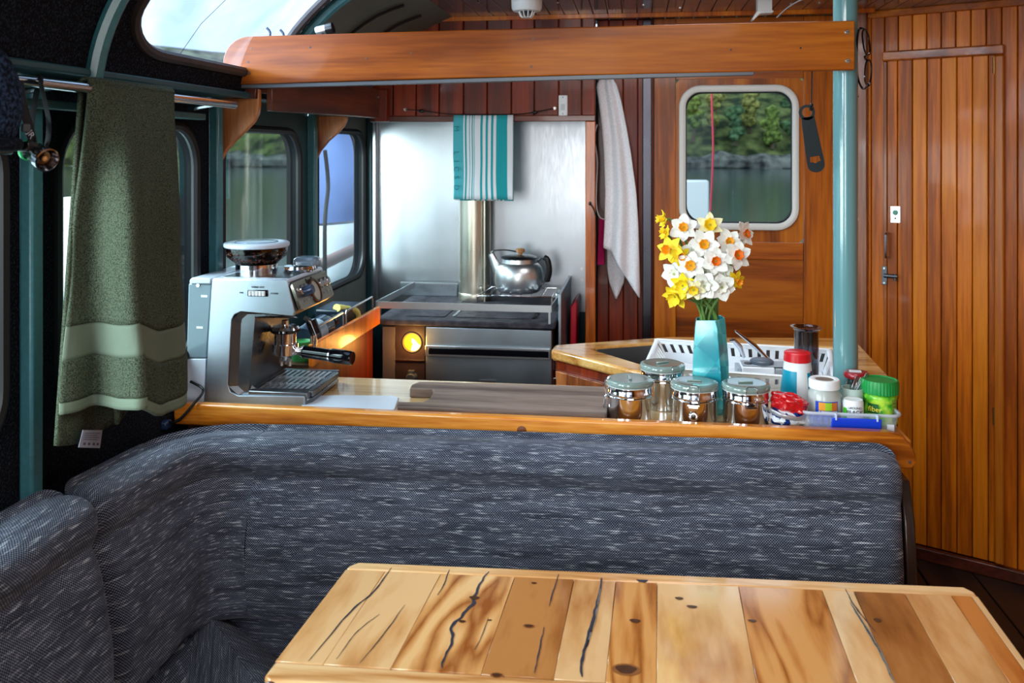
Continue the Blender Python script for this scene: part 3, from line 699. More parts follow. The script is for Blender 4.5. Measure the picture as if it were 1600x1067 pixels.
# seats with a mitred seam
def seat(poly, z0, z1, r, axis, seed):
    "rounded slab over a convex polygon"
    c = sum((Vector((p[0], p[1], 0)) for p in poly), Vector()) / len(poly); P = []
    m = len(poly)
    for i in range(m):
        a = Vector((*poly[i], 0)); b = Vector((*poly[(i + 1) % m], 0))
        for k in range(10): P.append(a.lerp(b, k / 10))
    rings = []; K = 6
    for k in range(K + 1):
        an = pi / 2 * k / K; rings.append((r * (1 - cos(an)), z1 - r + r * sin(an)))
    vs = []; fs = []; uv = []
    def ring(ins, z):
        out = []
        for p in P:
            d = (c - p); L_ = d.length; q = p + d / L_ * ins; out.append(Vector((q.x, q.y, z)))
        return out
    rr = [ring(0, z0)] + [ring(a, z) for a, z in rings] + [[c + (q - c) * f + Vector((0, 0, .012 * (1 - f))) for q in ring(r, z1)] for f in (.8, .6, .4, .2, .05)]
    n = len(P)
    for q in rr:
        for p in q: vs.append(p); uv.append(((p.x, p.y + p.z) if axis == 'x' else (p.y, p.x + p.z)))
    for i in range(len(rr) - 1):
        for k in range(n): fs.append((i * n + k, i * n + (k + 1) % n, (i + 1) * n + (k + 1) % n, (i + 1) * n + k))
    fs.append(tuple((len(rr) - 1) * n + k for k in range(n)))
    return MB().add(vs, fs, [(u + seed, v) for u, v in uv])
sz = .425
seat([(-1.10, 2.125), (.575, 2.125), (.575, 1.62), (-.650, 1.62)], .31, sz - .003, .014, 'x', 0).build('seat_cushion', M_tweed, None, 0, 60)
so = [o for o in COL.objects if o.name.startswith('seat_cushion')][-1]; tag(so, 'grey tweed seat cushion under the long back cushion behind the table', 'cushion')
s2 = seat([(-1.09, 2.125), (-.612, 1.606), (-.612, .85), (-1.10, .85)], .31, sz - .001, .014, 'y', 3).build('seat_cushion', M_tweed, None, 0, 60)
tag(s2, 'grey tweed seat cushion with a mitred seam left of the table', 'cushion')
bx = thing('settee_base', 'dark wooden settee base with an end panel right of the grey cushions', 'settee', (-.2, 1.9, 0))
M_dk = wood('dark_settee_wood', (30, 16, 10), (52, 28, 16), (72, 40, 22), 'z', .4, .2, 7, 14, .06)
MB().box(-1.19, 1.66, 0, .575, 2.19, .305).build('bench_box', M_dk, bx, .004)
MB().box(-1.19, .85, 0, -.66, 1.655, .305).build('bench_box', M_dk, bx, .004)
MB().box(-1.2, 2.187, .31, .583, 2.199, .80).build('bench_back', M_dk, bx)
MB().prism([(1.64, 0), (2.199, 0), (2.199, .80), (2.14, .80), (2.10, .72), (2.06, .45), (1.64, .40)], 'x', .588, .612).build('end_panel', M_dk, bx, .004)
# ---- counter
ct = thing('galley_counter', 'long varnished counter top with a thick timber edge behind the settee', 'counter', (-.25, 2.4, .83))
MB().box(-1.2, 2.232, .835, .60, 2.60, .868).build('worktop', M_counter, ct, .003)
fx1 = .645
MB().prism([(-1.205, .832), (.60, .806), (fx1 - .012, .806), (fx1, .816), (fx1 - .003, .842), (fx1 - .012, .86), (fx1 - .03, .882), (.585, .889), (-1.205, .887)], 'y', 2.2, 2.231).build('edge_board', M_fascia, ct, .006, seg=3)
MB().prism([(.583, .806), (fx1 - .004, .806), (fx1 - .004, .864), (.583, .868)], 'y', 2.232, 2.56).build('end_board', M_fascia, ct, .004)
MB().box(-1.19, 2.25, .02, .57, 2.58, .834).build('cabinet', M_dk, ct)
for k, (x, z) in enumerate(((.628, .823),)):
    MB().cyl((x, 2.2, z), (x, 2.1985, z), .004, 10).build('plug', M_screw, ct)
p = PY(815, 673, 2.199)
MB().lathe([(0, .0012), (.006, .001), (.012, 0)], (p.x, 2.1995, p.z), 14, frame((0, 0, 0), (1, 0, 0), (0, 0, 1)).to_3x3()).build('knot', mat('knot_brown', (112, 56, 24), .4), ct)
# ---- sink counter behind, with a diagonal front
sk = thing('sink_counter', 'pale timber edged sink counter with boarded cabinet beneath', 'sink', (.2, 2.9, 0))
ZS = .892
A_ = [PZ(861, 546, ZS), PZ(1012, 584, ZS), Vector((.20, 2.61, ZS)), Vector((.72, 2.61, ZS)), Vector((.75, 3.28, ZS)), PZ(1046, 526, ZS), PZ(866, 539, ZS)]
B_ = [PZ(924, 545, ZS), PZ(1010, 571, ZS), Vector((.22, 2.70, ZS)), Vector((.64, 2.72, ZS)), Vector((.64, 3.12, ZS)), PZ(1046, 533, ZS), PZ(930, 541.5, ZS)]
vs = [p - Vector((0, 0, .034)) for p in A_] + A_ + B_ + [p - Vector((0, 0, .034)) for p in B_]
fs = []
for r_ in range(3):
    for k in range(7): fs.append((r_ * 7 + k, r_ * 7 + (k + 1) % 7, (r_ + 1) * 7 + (k + 1) % 7, (r_ + 1) * 7 + k))
for k in range(7): fs.append((21 + k, 21 + (k + 1) % 7, (k + 1) % 7, k))
MB().add(vs, fs).build('surround', M_sinkwood, sk, .009, seg=3)
cB = sum(B_, Vector()) / 7
bs = [p - Vector((0, 0, .010)) for p in B_]; bt = [cB + (p - cB) * .9 - Vector((0, 0, .16)) for p in B_]
MB().add(bs + bt, [(k, (k + 1) % 7, 7 + (k + 1) % 7, 7 + k) for k in range(7)] + [tuple(range(7, 14))]).build('basin', M_darkgrey if False else steel('sink_steel', (120, 128, 132), .4), sk, 0, 30)
cA = sum(A_, Vector()) / 7
AI = [cA + (p - cA) * .955 for p in A_]
MB().hexa([Vector((p.x, p.y, 0.0)) for p in AI], [Vector((p.x, p.y, ZS - .20)) for p in AI]).build('cabinet', M_redwood, sk, .003)
n_ = len(AI)
MB().add([Vector((p.x, p.y, ZS - .20)) for p in AI] + [Vector((p.x, p.y, ZS - .035)) for p in AI], [(k, (k + 1) % n_, n_ + (k + 1) % n_, n_ + k) for k in range(n_)]).build('apron', M_redwood, sk, 0, 0)
e0, e1 = AI[0], AI[1]; ed = (e1 - e0); el = ed.length; ed.normalize(); en = Vector((ed.y, -ed.x, 0))
if en.y > 0: en = -en
def dface(t0, t1, z0, z1, o0, o1):
    q = [e0 + ed * t0 + en * o0, e0 + ed * t1 + en * o0, e0 + ed * t1 + en * o1, e0 + ed * t0 + en * o1]
    return MB().hexa([Vector((p.x, p.y, z0)) for p in q], [Vector((p.x, p.y, z1)) for p in q])
M_cab = wood('cabinet_boards', (110, 52, 22), (154, 82, 38), (184, 110, 60), 'z', .35, .35, 8, 10, .12)
cdoor = dface(.012, el - .01, .30, ZS - .062, .001, .010).build('cabinet_door', M_redwood, sk, .002)
nb_ = 7
for k in range(nb_):
    w = (el - .022) / nb_; dface(.012 + k * w + .001, .012 + (k + 1) * w - .001, .302, ZS - .064, .010, .020).build('board', M_cab, cdoor, .002)
for z in (ZS - .045, ZS - .105):
    p = e0 + ed * .01 + en * .018; MB().cyl((p.x, p.y, z - .016), (p.x, p.y, z + .016), .007, 10).build('hinge', M_chrome, sk)
# ---- table
TZ = .75
tb = thing('saloon_table', 'glossy varnished pine plank table with dark resin cracks', 'table', (.02, 1.5, 0))
cFL, cFR = Vector((-.553, 1.684, 0)), Vector((.606, 1.745, 0)); cNL, cNR = Vector((-.566, 1.288, 0)), Vector((.600, 1.32, 0))
def tp(u, v, z=TZ):
    "u 0..1 left to right, v 0..1 far to near"
    a = cFL.lerp(cFR, u); b = cNL.lerp(cNR, u); q = a.lerp(b, v); return Vector((q.x, q.y, z))
def tslab(loop, z0, z1): return MB().hexa([tp(u, v, z0) for u, v in loop], [tp(u, v, z1) for u, v in loop])
VF, VN = .085, .872
tslab([(.012, 0), (.988, 0), (.999, .045), (.999, VF), (.001, VF), (.001, .045)], TZ - .038, TZ).build('end_board', M_tborder, tb, .005, seg=3)
tslab([(.001, VN), (.999, VN), (.999, .97), (.99, 1), (.012, 1), (.001, .97)], TZ - .038, TZ).build('end_board', M_tborder, tb, .005, seg=3)
U = []
def uat(px, py): 
    p = PZ(px, py, TZ); t = (p - tp(0, VF)).dot(tp(1, VF) - tp(0, VF)) / (tp(1, VF) - tp(0, VF)).length_squared; return t
for px, py in ((603, 890), (690, 893), (805, 897), (897, 900), (962, 902), (1026, 905), (1152, 910), (1281, 915), (1330, 917), (1409, 921), (1482, 925)): U.append(uat(px, py))
U = [0.001] + U + [.989, .999]; mats = [0, 0, 1, 2, 0, 3, 0, 3, 0, 2, 0, 4, 0]
lean = [0, .012, .006, -.004, .0, .0, .004, .012, .02, .03, .02, .008, 0]
for k in range(13):
    a0, b0 = U[k] + .0003, U[k + 1] - .0003
    MB().hexa([tp(a0, VF + .001, TZ - .036), tp(b0, VF + .001, TZ - .036), tp(b0, VN - .001, TZ - .036), tp(a0, VN - .001, TZ - .036)],
              [tp(a0, VF + .001, TZ - .0004), tp(b0, VF + .001, TZ - .0004), tp(b0, VN - .001, TZ - .0004), tp(a0, VN - .001, TZ - .0004)]).build('plank', M_t[mats[k]], tb, .0006, seg=1)
M_resin = mat('dark_resin', (52, 56, 68), .15, coat=.5); M_resing = mat('grey_resin', (120, 122, 116), .2, coat=.5)
def crack(px, w, m=M_resin, amp=.0012, nm='resin_crack'):
    pts = bez([PZ(x, y, TZ) for x, y in px], 9); mb = MB(); vs = []; n = len(pts)
    for i, p in enumerate(pts):
        t = (pts[min(i + 1, n - 1)] - pts[max(i - 1, 0)]).normalized(); s_ = Vector((t.y, -t.x, 0))
        ww = w * (.35 + .65 * sin(pi * (i + .5) / n)) * (1 + .5 * noise.noise(p * 60)); off = s_ * amp * noise.noise(p * 45)
        vs += [p + off - s_ * ww + Vector((0, 0, .0004)), p + off + s_ * ww + Vector((0, 0, .0004))]
    mb.add(vs, [(2 * i, 2 * i + 1, 2 * i + 3, 2 * i + 2) for i in range(n - 1)]); return mb.build(nm, m, tb, 0, 0)
crack([(612, 887), (583, 925), (548, 955), (482, 1033)], .0016)
crack([(593, 960), (560, 985), (525, 1030)], .0008); crack([(632, 945), (600, 990), (562, 1036)], .0009)
crack([(762, 893), (752, 910), (741, 932), (738, 945), (722, 962), (708, 978), (706, 1000), (697, 1020), (692, 1044)], .0030, amp=.005)
crack([(702, 890), (694, 912), (684, 930)], .0012); crack([(763, 965), (752, 995), (741, 1016)], .0008)
crack([(873, 897), (862, 930), (858, 948)], .0012); crack([(850, 980), (842, 1020), (835, 1052)], .0012)
crack([(940, 903), (936, 930), (928, 962), (918, 1000), (909, 1035), (909, 1058)], .0030); crack([(938, 920), (930, 965), (915, 1015)], .0012, M_resing)
crack([(1321, 920), (1332, 942), (1345, 960), (1368, 988)], .0012); crack([(1330, 945), (1352, 980), (1376, 1020), (1397, 1066)], .0026, M_resing)
crack([(1328, 941), (1350, 977), (1374, 1017), (1394, 1062)], .0010)
M_knotd = mat('dark_knot', (74, 44, 26), .25, coat=.6); M_knotm = mat('brown_knot', (138, 84, 42), .25, coat=.6)
def knot(px, py, rx, ry, ring=True):
    p = PZ(px, py, TZ + .0002)
    if ring:
        MB().add([p + Vector((rx * cos(a), ry * sin(a), .0002)) for a in [2 * pi * k / 20 for k in range(20)]], [tuple(range(20))]).build('knot', M_knotm, tb, 0, 0)
        rx *= .72; ry *= .72
    MB().add([p + Vector((rx * cos(a) * (1 + .15 * sin(3 * a)), ry * sin(a), .0005)) for a in [2 * pi * k / 20 for k in range(20)]], [tuple(range(20))]).build('knot', M_knotd, tb, 0, 0)
for q in ((978, 1046, .022, .016), (776, 1055, .010, .007), (826, 978, .010, .006), (992, 970, .009, .006), (741, 934, .009, .006), (722, 971, .006, .004), (1061, 935, .007, .005), (1081, 948, .009, .005), (1175, 970, .007, .004), (834, 911, .005, .003), (765, 969, .004, .002), (1371, 969, .006, .006)): knot(*q, ring=q[2] > .0095)
MB().add([PZ(x, y, TZ + .0006) for x, y in ((993, 905), (1013, 906), (1008, 910), (999, 909))], [(0, 1, 2, 3)]).build('resin_patch', M_resin, tb, 0, 0)
for (px, py, w) in ((508, 1060, .018), (430, 1058, .012)):
    p = PZ(px, 1052, TZ); u = (p - cNL).dot((cNR - cNL)) / (cNR - cNL).length_squared; q = tp(u, 1); MB().ball((q.x, q.y - .0, TZ - .012), w, .003, .011, 12, 8).build('dark_knot', M_knotd, tb)
for u, v in ((.12, .3), (.88, .3), (.12, .8), (.88, .8)):
    p = tp(u, v, 0); MB().box(p.x - .03, p.y - .03, 0, p.x + .03, p.y + .03, TZ - .04).build('leg', M_tborder, tb, .004)
q0, q1 = tp(.06, .3, 0), tp(.94, .8, 0)
MB().box(q0.x, q1.y, TZ - .10, q1.x, q0.y, TZ - .0395).build('apron', M_tborder, tb, .003)
# ---- overhead beam
bm = thing('overhead_beam', 'long varnished orange timber beam spanning above the counter', 'beam', (-.3, 2.4, 1.735))
YBm = 2.4
xl, zb = PY(348, 133, YBm).x, PY(348, 133, YBm).z; xr, zbr = PY(1336, 109, YBm).x, PY(1336, 109, YBm).z
ztl, ztr = PY(380, 57, YBm).z, PY(1336, 32, YBm).z
pl_ = [(xl, zb)]
pl_ += [(.55 if False else xl + (xr - xl) * k / 8, zb + (zbr - zb) * k / 8 + .004 * sin(pi * k / 8)) for k in range(1, 8)] + [(xr, zbr)]
pl_ += [(xr, ztr)] + [(xr + (xl + .07 - xr) * k / 8, ztr + (ztl - ztr) * k / 8 + .002 * sin(pi * k / 8)) for k in range(1, 8)]
pl_ += [(xl + .075 - .075 * sin(radians(a)), ztl - .075 + .075 * cos(radians(a)) + .0) for a in range(0, 91, 15)]
MB().prism(pl_, 'y', YBm, YBm + .035).build('beam_board', M_beam, bm, .003)
MB().prism([(xl + .03, zb - .009), (.30, zbr - .010), (.30, zbr + .002), (xl + .03, zb + .001)], 'y', YBm + .006, YBm + .03).build('metal_strip', mat('dull_strip', (96, 100, 106), .45, metal=.5), bm, .001)
for px, py in ((1324, 50), (1325, 95)):
    p = PY(px, py, YBm); s_ = MB().lathe([(0, .002), (.005, .0018), (.0065, 0)], p, 12, frame((0, 0, 0), (1, 0, 0), (0, 0, 1)).to_3x3()).build('screw', M_screw, bm)
    MB().box(p.x - .004, p.y - .0025, p.z - .0006, p.x + .004, p.y - .0018, p.z + .0006).build('screw_slot', M_black, s_)
for px, py, r_ in ((389, 114, .006), (392, 76, .0035), (388, 97, .003), (485, 74, .003), (572, 91, .004), (642, 83, .004), (833, 61, .004), (830, 104, .004), (1142, 78, .0025), (1251, 75, .0025)):
    p = PY(px, py, YBm); MB().cyl(p + Vector((0, .001, 0)), p - Vector((0, .0006, 0)), r_, 10).build('plug', mat('wood_plug', (112, 64, 30), .4) if r_ > .003 else M_black, bm)
# ---- teal stanchion
p0 = PY(1321, 300, 2.475)
po = thing('stanchion', 'glossy teal painted steel post standing at the right end of the beam', 'post', (p0.x, 2.475, .89))
MB().cyl((p0.x, 2.475, .886), (p0.x, 2.475, 2.094), .0315, 32).build('tube', M_tealpole, po)
MB().lathe([(.0317, 0), (.045, 0), (.045, .004), (.034, .008), (.0317, .008)], (p0.x, 2.475, .889), 24).build('foot_flange', M_tealpole, po)
# ---- shelf fittings on the left
zb1 = .05
def knee(y, pts, nm, lab):
    q = [PY(x, yy, y) for x, yy in pts]
    o = MB().prism([(p.x, p.z) for p in q], 'y', y, y + .022).build(nm, M_bracket, None, .003); return tag(o, lab, 'bracket')
c1 = [(336, 139), (404, 139), (404, 165), (402, 178), (396, 190), (384, 203), (368, 218), (354, 233), (344, 250), (338, 268), (336, 262)]
knee(2.452, c1, 'shelf_bracket', 'curved wooden bracket under the left end of the beam')
c2 = [(489, 181), (541, 181), (541, 188), (537, 197), (527, 208), (513, 220), (500, 236), (492, 252), (489, 262)]
knee(3.215, c2, 'shelf_bracket', 'curved dark wooden bracket between the two galley windows')
sh = thing('side_shelf', 'dark brown shelf board running back above the galley windows', 'shelf', (-1.06, 3, 1.66))
MB().prism([(2.475, 1.664), (3.594, 1.682), (3.594, 1.80), (2.475, 1.80)], 'x', -1.068, -1.048).build('front_board', M_redwood_y, sh, .003)
MB().box(-1.098, 2.48, 1.717, -1.0685, 3.594, 1.73).build('shelf_board', M_redwood_y, sh)
MB().box(PY(588, 160, 3.58).x, 3.55, 1.668, PY(600, 160, 3.58).x + .02, 3.594, 1.80).build('end_block', M_redwood, sh, .003)
p = PX(591, 152, -1.046); MB().cyl((-1.047, p.y, p.z), (-1.042, p.y, p.z), .008, 10).build('screw', M_screw, sh)
pk = [PY(x, y, 2.43) for x, y in ((361, 137), (398, 154))]
bk = tag(MB().box(pk[0].x, 2.436, pk[1].z, pk[1].x, 2.4515, pk[0].z).build('mounting_block', M_redwood_x, None, .002), 'small reddish wooden block screwed below the left end of the beam', 'block')
cx_ = (pk[0].x + pk[1].x) / 2; cz_ = (pk[0].z + pk[1].z) / 2
sc_ = MB().lathe([(0, .002), (.006, .002), (.0075, 0)], (cx_, 2.436, cz_), 12, frame((0, 0, 0), (1, 0, 0), (0, 0, 1)).to_3x3()).build('screw', M_screw, bk)
MB().cyl((cx_, 2.434, cz_), (cx_, 2.4332, cz_), .0028, 8).build('screw_slot', M_black, sc_)
# ---- grab rail along the left side
gr = thing('grab_rail', 'steel grab rail along the dark left side carrying the green towel', 'rail', (-1.07, 1.8, 1.66))
RX = -1.075
ra, rb = PX(0, 122, RX), PX(366, 164, RX)
MB().tube([ra, ra.lerp(rb, .5), rb], .0105, 12).build('rail', M_satin, gr)
MB().box(XL + .03, ra.y, 1.632, XL + .055, rb.y, 1.65).build('back_strip', M_teal, gr, .003)
for t in (.18, .92):
    q = ra.lerp(rb, t); MB().tube([q, Vector((XL + .045, q.y, 1.66))], .007, 8).build('rail_bracket', M_satin, gr)
# ================================================================== GALLEY
YS = 3.35
st = thing('cooking_range', 'steel and iron cooking range with a glowing round fire window', 'stove', (-.65, 3.6, 0))
sx0, sx1 = PY(596, 520, YS).x, PY(862, 520, YS).x
sxm = PY(664, 520, YS).x
MB().box(sx0, YS + .02, 0, sx1, 3.90, .88).build('body', M_enamel, st, .003)
tx0, tx1 = PY(587, 497, YS).x, PY(867, 505, YS).x
MB().box(tx0, YS - .01, .879, tx1, 3.935, .902).build('top_plate', M_iron, st, .005)
for x0, x1 in ((.10, .26), (.30, .60)):
    MB().box(tx0 + x0 * 1.0, YS + .06, .9021, tx0 + x1, 3.78, .905).build('hot_plate', M_iron, st, .0015)
for x in (.292, .605):
    MB().prism([(tx0 + x - .006, YS + .07), (tx0 + x + .006, YS + .07), (tx0 + x + .006, YS + .25), (tx0 + x - .006, YS + .25)], 'z', .9052, .906).build('lifting_slot', M_gloss_black, st)
od = MB().box(sxm + .004, YS - .004, .35, sx1, YS + .019, PY(760, 513, YS).z).build('oven_door', M_stove, st, .003)
z0, z1 = PY(760, 558, YS).z, PY(760, 541, YS).z
MB().box(sxm + .004, YS - .016, z0, sx1 - .004, YS - .0045, z1).build('towel_bar', M_alu, od, .002)
MB().box(sxm + .018, YS - .019, z0 + .009, sx1 - .010, YS - .0165, z1 - .008).build('bar_slot', M_gloss_black, od, .002)
p = PY(762, 596, YS - .004); MB().box(p.x - .032, YS - .007, p.z - .006, p.x + .032, YS - .0042, p.z + .006).build('name_plate', M_alu, od)
MB().box(sxm + .004, YS + .001, PY(760, 512, YS).z + .001, sx1, YS + .018, .8785).build('vent_strip', mat('brassy_strip', (160, 150, 118), .35, metal=1), st)
# firebox column
fc = PY(645, 534, YS + .019)
fr_, hole = ring_panel(sx0 + .004, .50, sxm - .004, .875, (fc.x - .0375, fc.z - .0375, fc.x + .0375, fc.z + .0375), .0374, lambda a, b: Vector((a, YS + .012, b)), 1, 6)
fr_.build('firebox_front', M_enamel, st, 0, 0, solid=.004)
fw = MB().tube([Vector((a, YS + .010, b)) for a, b in hole], .004, 8, closed=True).build('fire_window', M_black, st)
pane_mesh(hole, lambda a, b: Vector((a, YS + .018, b)), 2).build('glow', mat('fire_glow', (255, 130, 20), .5, emit=(255, 120, 8), estr=1.0), fw, 0, 0)
fl_ = [(-.006, -.034), (.012, -.034), (.028, -.022), (.030, -.012), (.020, -.006), (.012, .004), (.004, .010), (-.004, .014), (-.004, .002), (.002, -.008), (-.004, -.020)]
MB().prism([(fc.x + x, fc.z + z) for x, z in fl_], 'y', YS + .0155, YS + .0175).build('flame', mat('flame', (255, 240, 190), .5, emit=(255, 226, 150), estr=3.0), fw)
MB().box(sx0 + .004, YS + .004, PY(630, 564, YS).z - .002, sxm - .004, YS + .010, PY(630, 564, YS).z + .002).build('trim_bar', M_chrome, st)
for px in (603, 614):
    for y0, y1 in ((516, 552), (566, 600)):
        a = PY(px, (y0 + y1) / 2, YS + .008); h = (PY(px, y0, YS).z - PY(px, y1, YS).z) / 2
        MB().add([Vector((a.x + .011 * cos(q), YS + .0065, a.z + h * sin(q))) for q in [2 * pi * k / 18 for k in range(18)]] + [Vector((a.x + .011 * cos(q), YS + .0095, a.z + h * sin(q))) for q in [2 * pi * k / 18 for k in range(18)]],
                 [tuple(range(18))] + [(k, (k + 1) % 18, 18 + (k + 1) % 18, 18 + k) for k in range(18)]).build('oval_vent', M_gloss_black, st)
MB().box(sx0 + .004, YS + .003, .5, sx0 + .052, YS + .009, .87).build('vent_plate', mat('grey_enamel', (92, 84, 86), .35), st)
p = PY(643, 590, YS); MB().lathe([(0, .03), (.016, .03), (.02, .02), (.022, 0)], (p.x, YS + .01, p.z), 16, frame((0, 0, 0), (1, 0, 0), (0, 0, 1)).to_3x3()).build('control_knob', M_darkgrey, st)
MB().box(p.x - .012, YS - .012, p.z + .018, p.x + .012, YS + .008, p.z + .028).build('control_lever', M_darkgrey, st)
_fd = bpy.data.lights.new('fire_light', 'POINT'); _fd.energy = 1.3; _fd.color = (1, .48, .10); _fd.shadow_soft_size = .03
_fo = bpy.data.objects.new('fire_light', _fd); COL.objects.link(_fo); _fo.location = (fc.x, YS - .035, fc.z)
# fiddle rail
fr = MB(); YF = YS - .012
a0, a1 = PY(588, 470, YF), PY(860, 478, YF); hh = .026
def bar(p, q, th=.004): 
    d = (q - p).normalized(); n2 = Vector((d.y, -d.x, 0)) * th
    return MB().hexa([p, q, q + n2, p + n2], [v + Vector((0, 0, hh)) for v in (p, q, q + n2, p + n2)])
dn = Vector((0, 0, -hh))
zr_ = (a0.z + a1.z) / 2 - hh
q0, q1 = Vector((a0.x, YF, zr_)), Vector((a1.x, YF, zr_))
frr = bar(q0, q1).build('fiddle_rail', M_alu, st)
bar(Vector((q0.x + .02, 3.86, zr_)), q0).build('side_rail', M_alu, frr); bar(q1, Vector((q1.x + .015, 3.86, zr_))).build('side_rail', M_alu, frr)
for q in (q0 + Vector((.012, .006, 0)), q1 + Vector((-.004, .006, 0))): MB().box(q.x - .004, q.y - .003, .90, q.x + .004, q.y + .003, zr_ + .002).build('rail_post', M_alu, frr)
# pot rack at the back right
rz_ = .958
rx0, rx1 = PY(746, 458, 3.60).x, PY(862, 460, 3.60).x
rod = [(rx0, 3.60, .903), (rx0, 3.60, rz_ - .006), (rx0 + .006, 3.60, rz_), (rx1, 3.60, rz_)]
rk_ = MB().tube(rod, .0035, 8); rk_.tube([(rx0 + .004, 3.60, rz_), (rx0 + .02, 3.84, rz_), (rx1, 3.84, rz_), (rx1, 3.60, rz_), (rx1, 3.60, .903)], .0035, 8)
for k in range(1, 7): x = rx0 + (rx1 - rx0) * k / 7; rk_.tube([(x, 3.60, rz_), (x, 3.84, rz_)], .0028, 6)
rk_.tube([(rx0 + .02, 3.84, rz_), (rx0 + .02, 3.84, .903)], .0035, 8)
tag(rk_.build('pot_rack', M_chrome), 'chrome wire rack under the kettle on the range', 'rack')
bgp = MB().box(PY(626, 450, 3.9).x, 3.90, .903, PY(714, 450, 3.9).x, 3.906, PY(650, 443, 3.9).z).build('back_guard', steel('guard_steel', (176, 190, 200), .3), st, .001)
MB().box(PY(626, 450, 3.9).x, 3.892, PY(650, 443, 3.9).z, PY(716, 450, 3.9).x, 3.908, PY(650, 443, 3.9).z + .006).build('guard_lip', M_alu, st)
MB().box(sx1 + .018, 3.42, .70, sx1 + .030, 3.935, 1.0).build('side_guard', M_stove, st, .002)
MB().box(sx1 - .01, 3.60, .93, sx1 + .025, 3.70, .975).build('guard_clip', M_alu, st, .006)
fx = PY(742, 400, 3.83).x
f_ = MB().cyl((fx, 3.83, .9025), (fx, 3.83, 2.09), .0685, 40); f_.lathe([(.0695, 0), (.0715, .004), (.0715, .03), (.0695, .034)], (fx, 3.83, .9025), 40)
f_.box(fx + .05, 3.766, .903, fx + .056, 3.772, 2.0)
tag(f_.build('flue_pipe', M_flue), 'stained steel flue pipe rising from the range behind the striped towel', 'pipe')
# red box on the side behind
p = PY(890, 475, 3.66)
rb_ = tag(MB().prism([(p.x, .60), (p.x + .022, .60), (p.x + .030, p.z), (p.x + .022, p.z + .012), (p.x + .004, p.z - .012)], 'y', 3.66, 3.86).build('red_case', mat('crimson_plastic', (190, 22, 46), .35), None, .004), 'narrow crimson red case standing between the range and the orange post', 'case')
# ---- kettle
kx, ky, kz = PY(811, 458, 3.71).x, 3.71, rz_ + .0035
kt = thing('kettle', 'dented steel kettle with wooden knob and black handle on the range', 'kettle', (kx, ky, kz))
M_kettle = steel('kettle_steel', (216, 218, 220), .34, .1, (3, 3, 3), 9)
MB().lathe([(0, 0), (.080, 0), (.092, .008), (.100, .03), (.1025, .055), (.101, .08), (.094, .102), (.082, .116), (.074, .121), (.072, .137), (.069, .139), (.066, .137)], (kx, ky, kz), 48).build('body', M_kettle, kt)
ld = MB().lathe([(.0755, .138), (.076, .142), (.07, .147), (.045, .152), (.012, .154), (0, .154)], (kx, ky, kz), 40).build('lid', steel('lid_steel', (120, 128, 136), .3), kt)
MB().lathe([(0, .154), (.008, .154), (.009, .160), (.018, .164), (.019, .176), (.014, .180), (0, .181)], (kx + .006, ky, kz), 20).build('knob', wood('knob_wood', (120, 78, 44), (164, 112, 70), (186, 136, 92), 'z', .4, .2, 30, 4, .03), ld)
MB().tube([(kx - .085, ky, kz + .085), (kx - .10, ky, kz + .115), (kx - .118, ky, kz + .155)], [.026, .019, .013], 14).build('spout', M_kettle, kt)
MB().tube(bez([(kx - .118, ky - .004, kz + .160), (kx - .10, ky - .004, kz + .170), (kx - .05, ky - .004, kz + .172), (kx - .01, ky - .004, kz + .166)], 6), .005, 8, flat=(1.6, .6)).build('spout_lever', M_satin, kt)
hp = bez([(kx + .078, ky - .02, kz + .126), (kx + .098, ky - .03, kz + .142), (kx + .118, ky - .035, kz + .13), (kx + .123, ky - .035, kz + .085), (kx + .115, ky - .03, kz + .05), (kx + .095, ky - .025, kz + .036)], 6)
MB().tube(hp, .006, 8, flat=(1.4, .6)).build('handle_strap', M_satin, kt)
hg = bez([(kx + .108, ky - .034, kz + .148), (kx + .124, ky - .038, kz + .135), (kx + .130, ky - .038, kz + .09), (kx + .120, ky - .034, kz + .048)], 6)
MB().tube(hg, [.008] + [.0125] * (len(hg) - 2) + [.008], 12).build('handle_grip', M_black, kt)
MB().cyl((kx + .072, ky - .072, kz + .032), (kx + .08, ky - .082, kz + .032), .011, 12).build('rivet', M_kettle, kt)
# ---- tea towel on its cord
M_tea = mat('striped_tea_towel', (0, 150, 160), .85, sheen=.2); t_ = NT(M_tea)
uvn = t_.n('UVMap'); sp_ = t_.n('SeparateXYZ'); t_.l(uvn.outputs['UV'], sp_.inputs[0])
rp_ = t_.nt.nodes.new('ShaderNodeValToRGB'); rp_.color_ramp.interpolation = 'CONSTANT'
te, wh, lt = (22, 160, 170), (226, 232, 240), (74, 178, 192)
stp = [(0, lt), (.165, wh), (.19, te), (.222, wh), (.262, te), (.275, wh), (.305, te), (.325, wh), (.34, te), (.352, wh), (.455, te), (.495, wh), (.545, te), (.585, wh), (.635, te), (.675, wh), (.722, te), (.905, wh)]
e = rp_.color_ramp.elements
while len(e) < len(stp): e.new(.5)
for i, (p, c) in enumerate(stp): e[i].position = p; e[i].color = lin(c)
t_.l(sp_.outputs[0], rp_.inputs['Fac']); t_.l(rp_.outputs['Color'], t_.b.inputs['Base Color'])
YT = 3.568
tl, tr_ = PY(709, 180, YT), PY(802, 180, YT); bl, br = PY(709, 311, YT), PY(802, 311, YT)
tt = thing('tea_towel', 'teal and white striped tea towel hanging from a cord above the range', 'towel', ((tl.x + tr_.x) / 2, YT, bl.z))
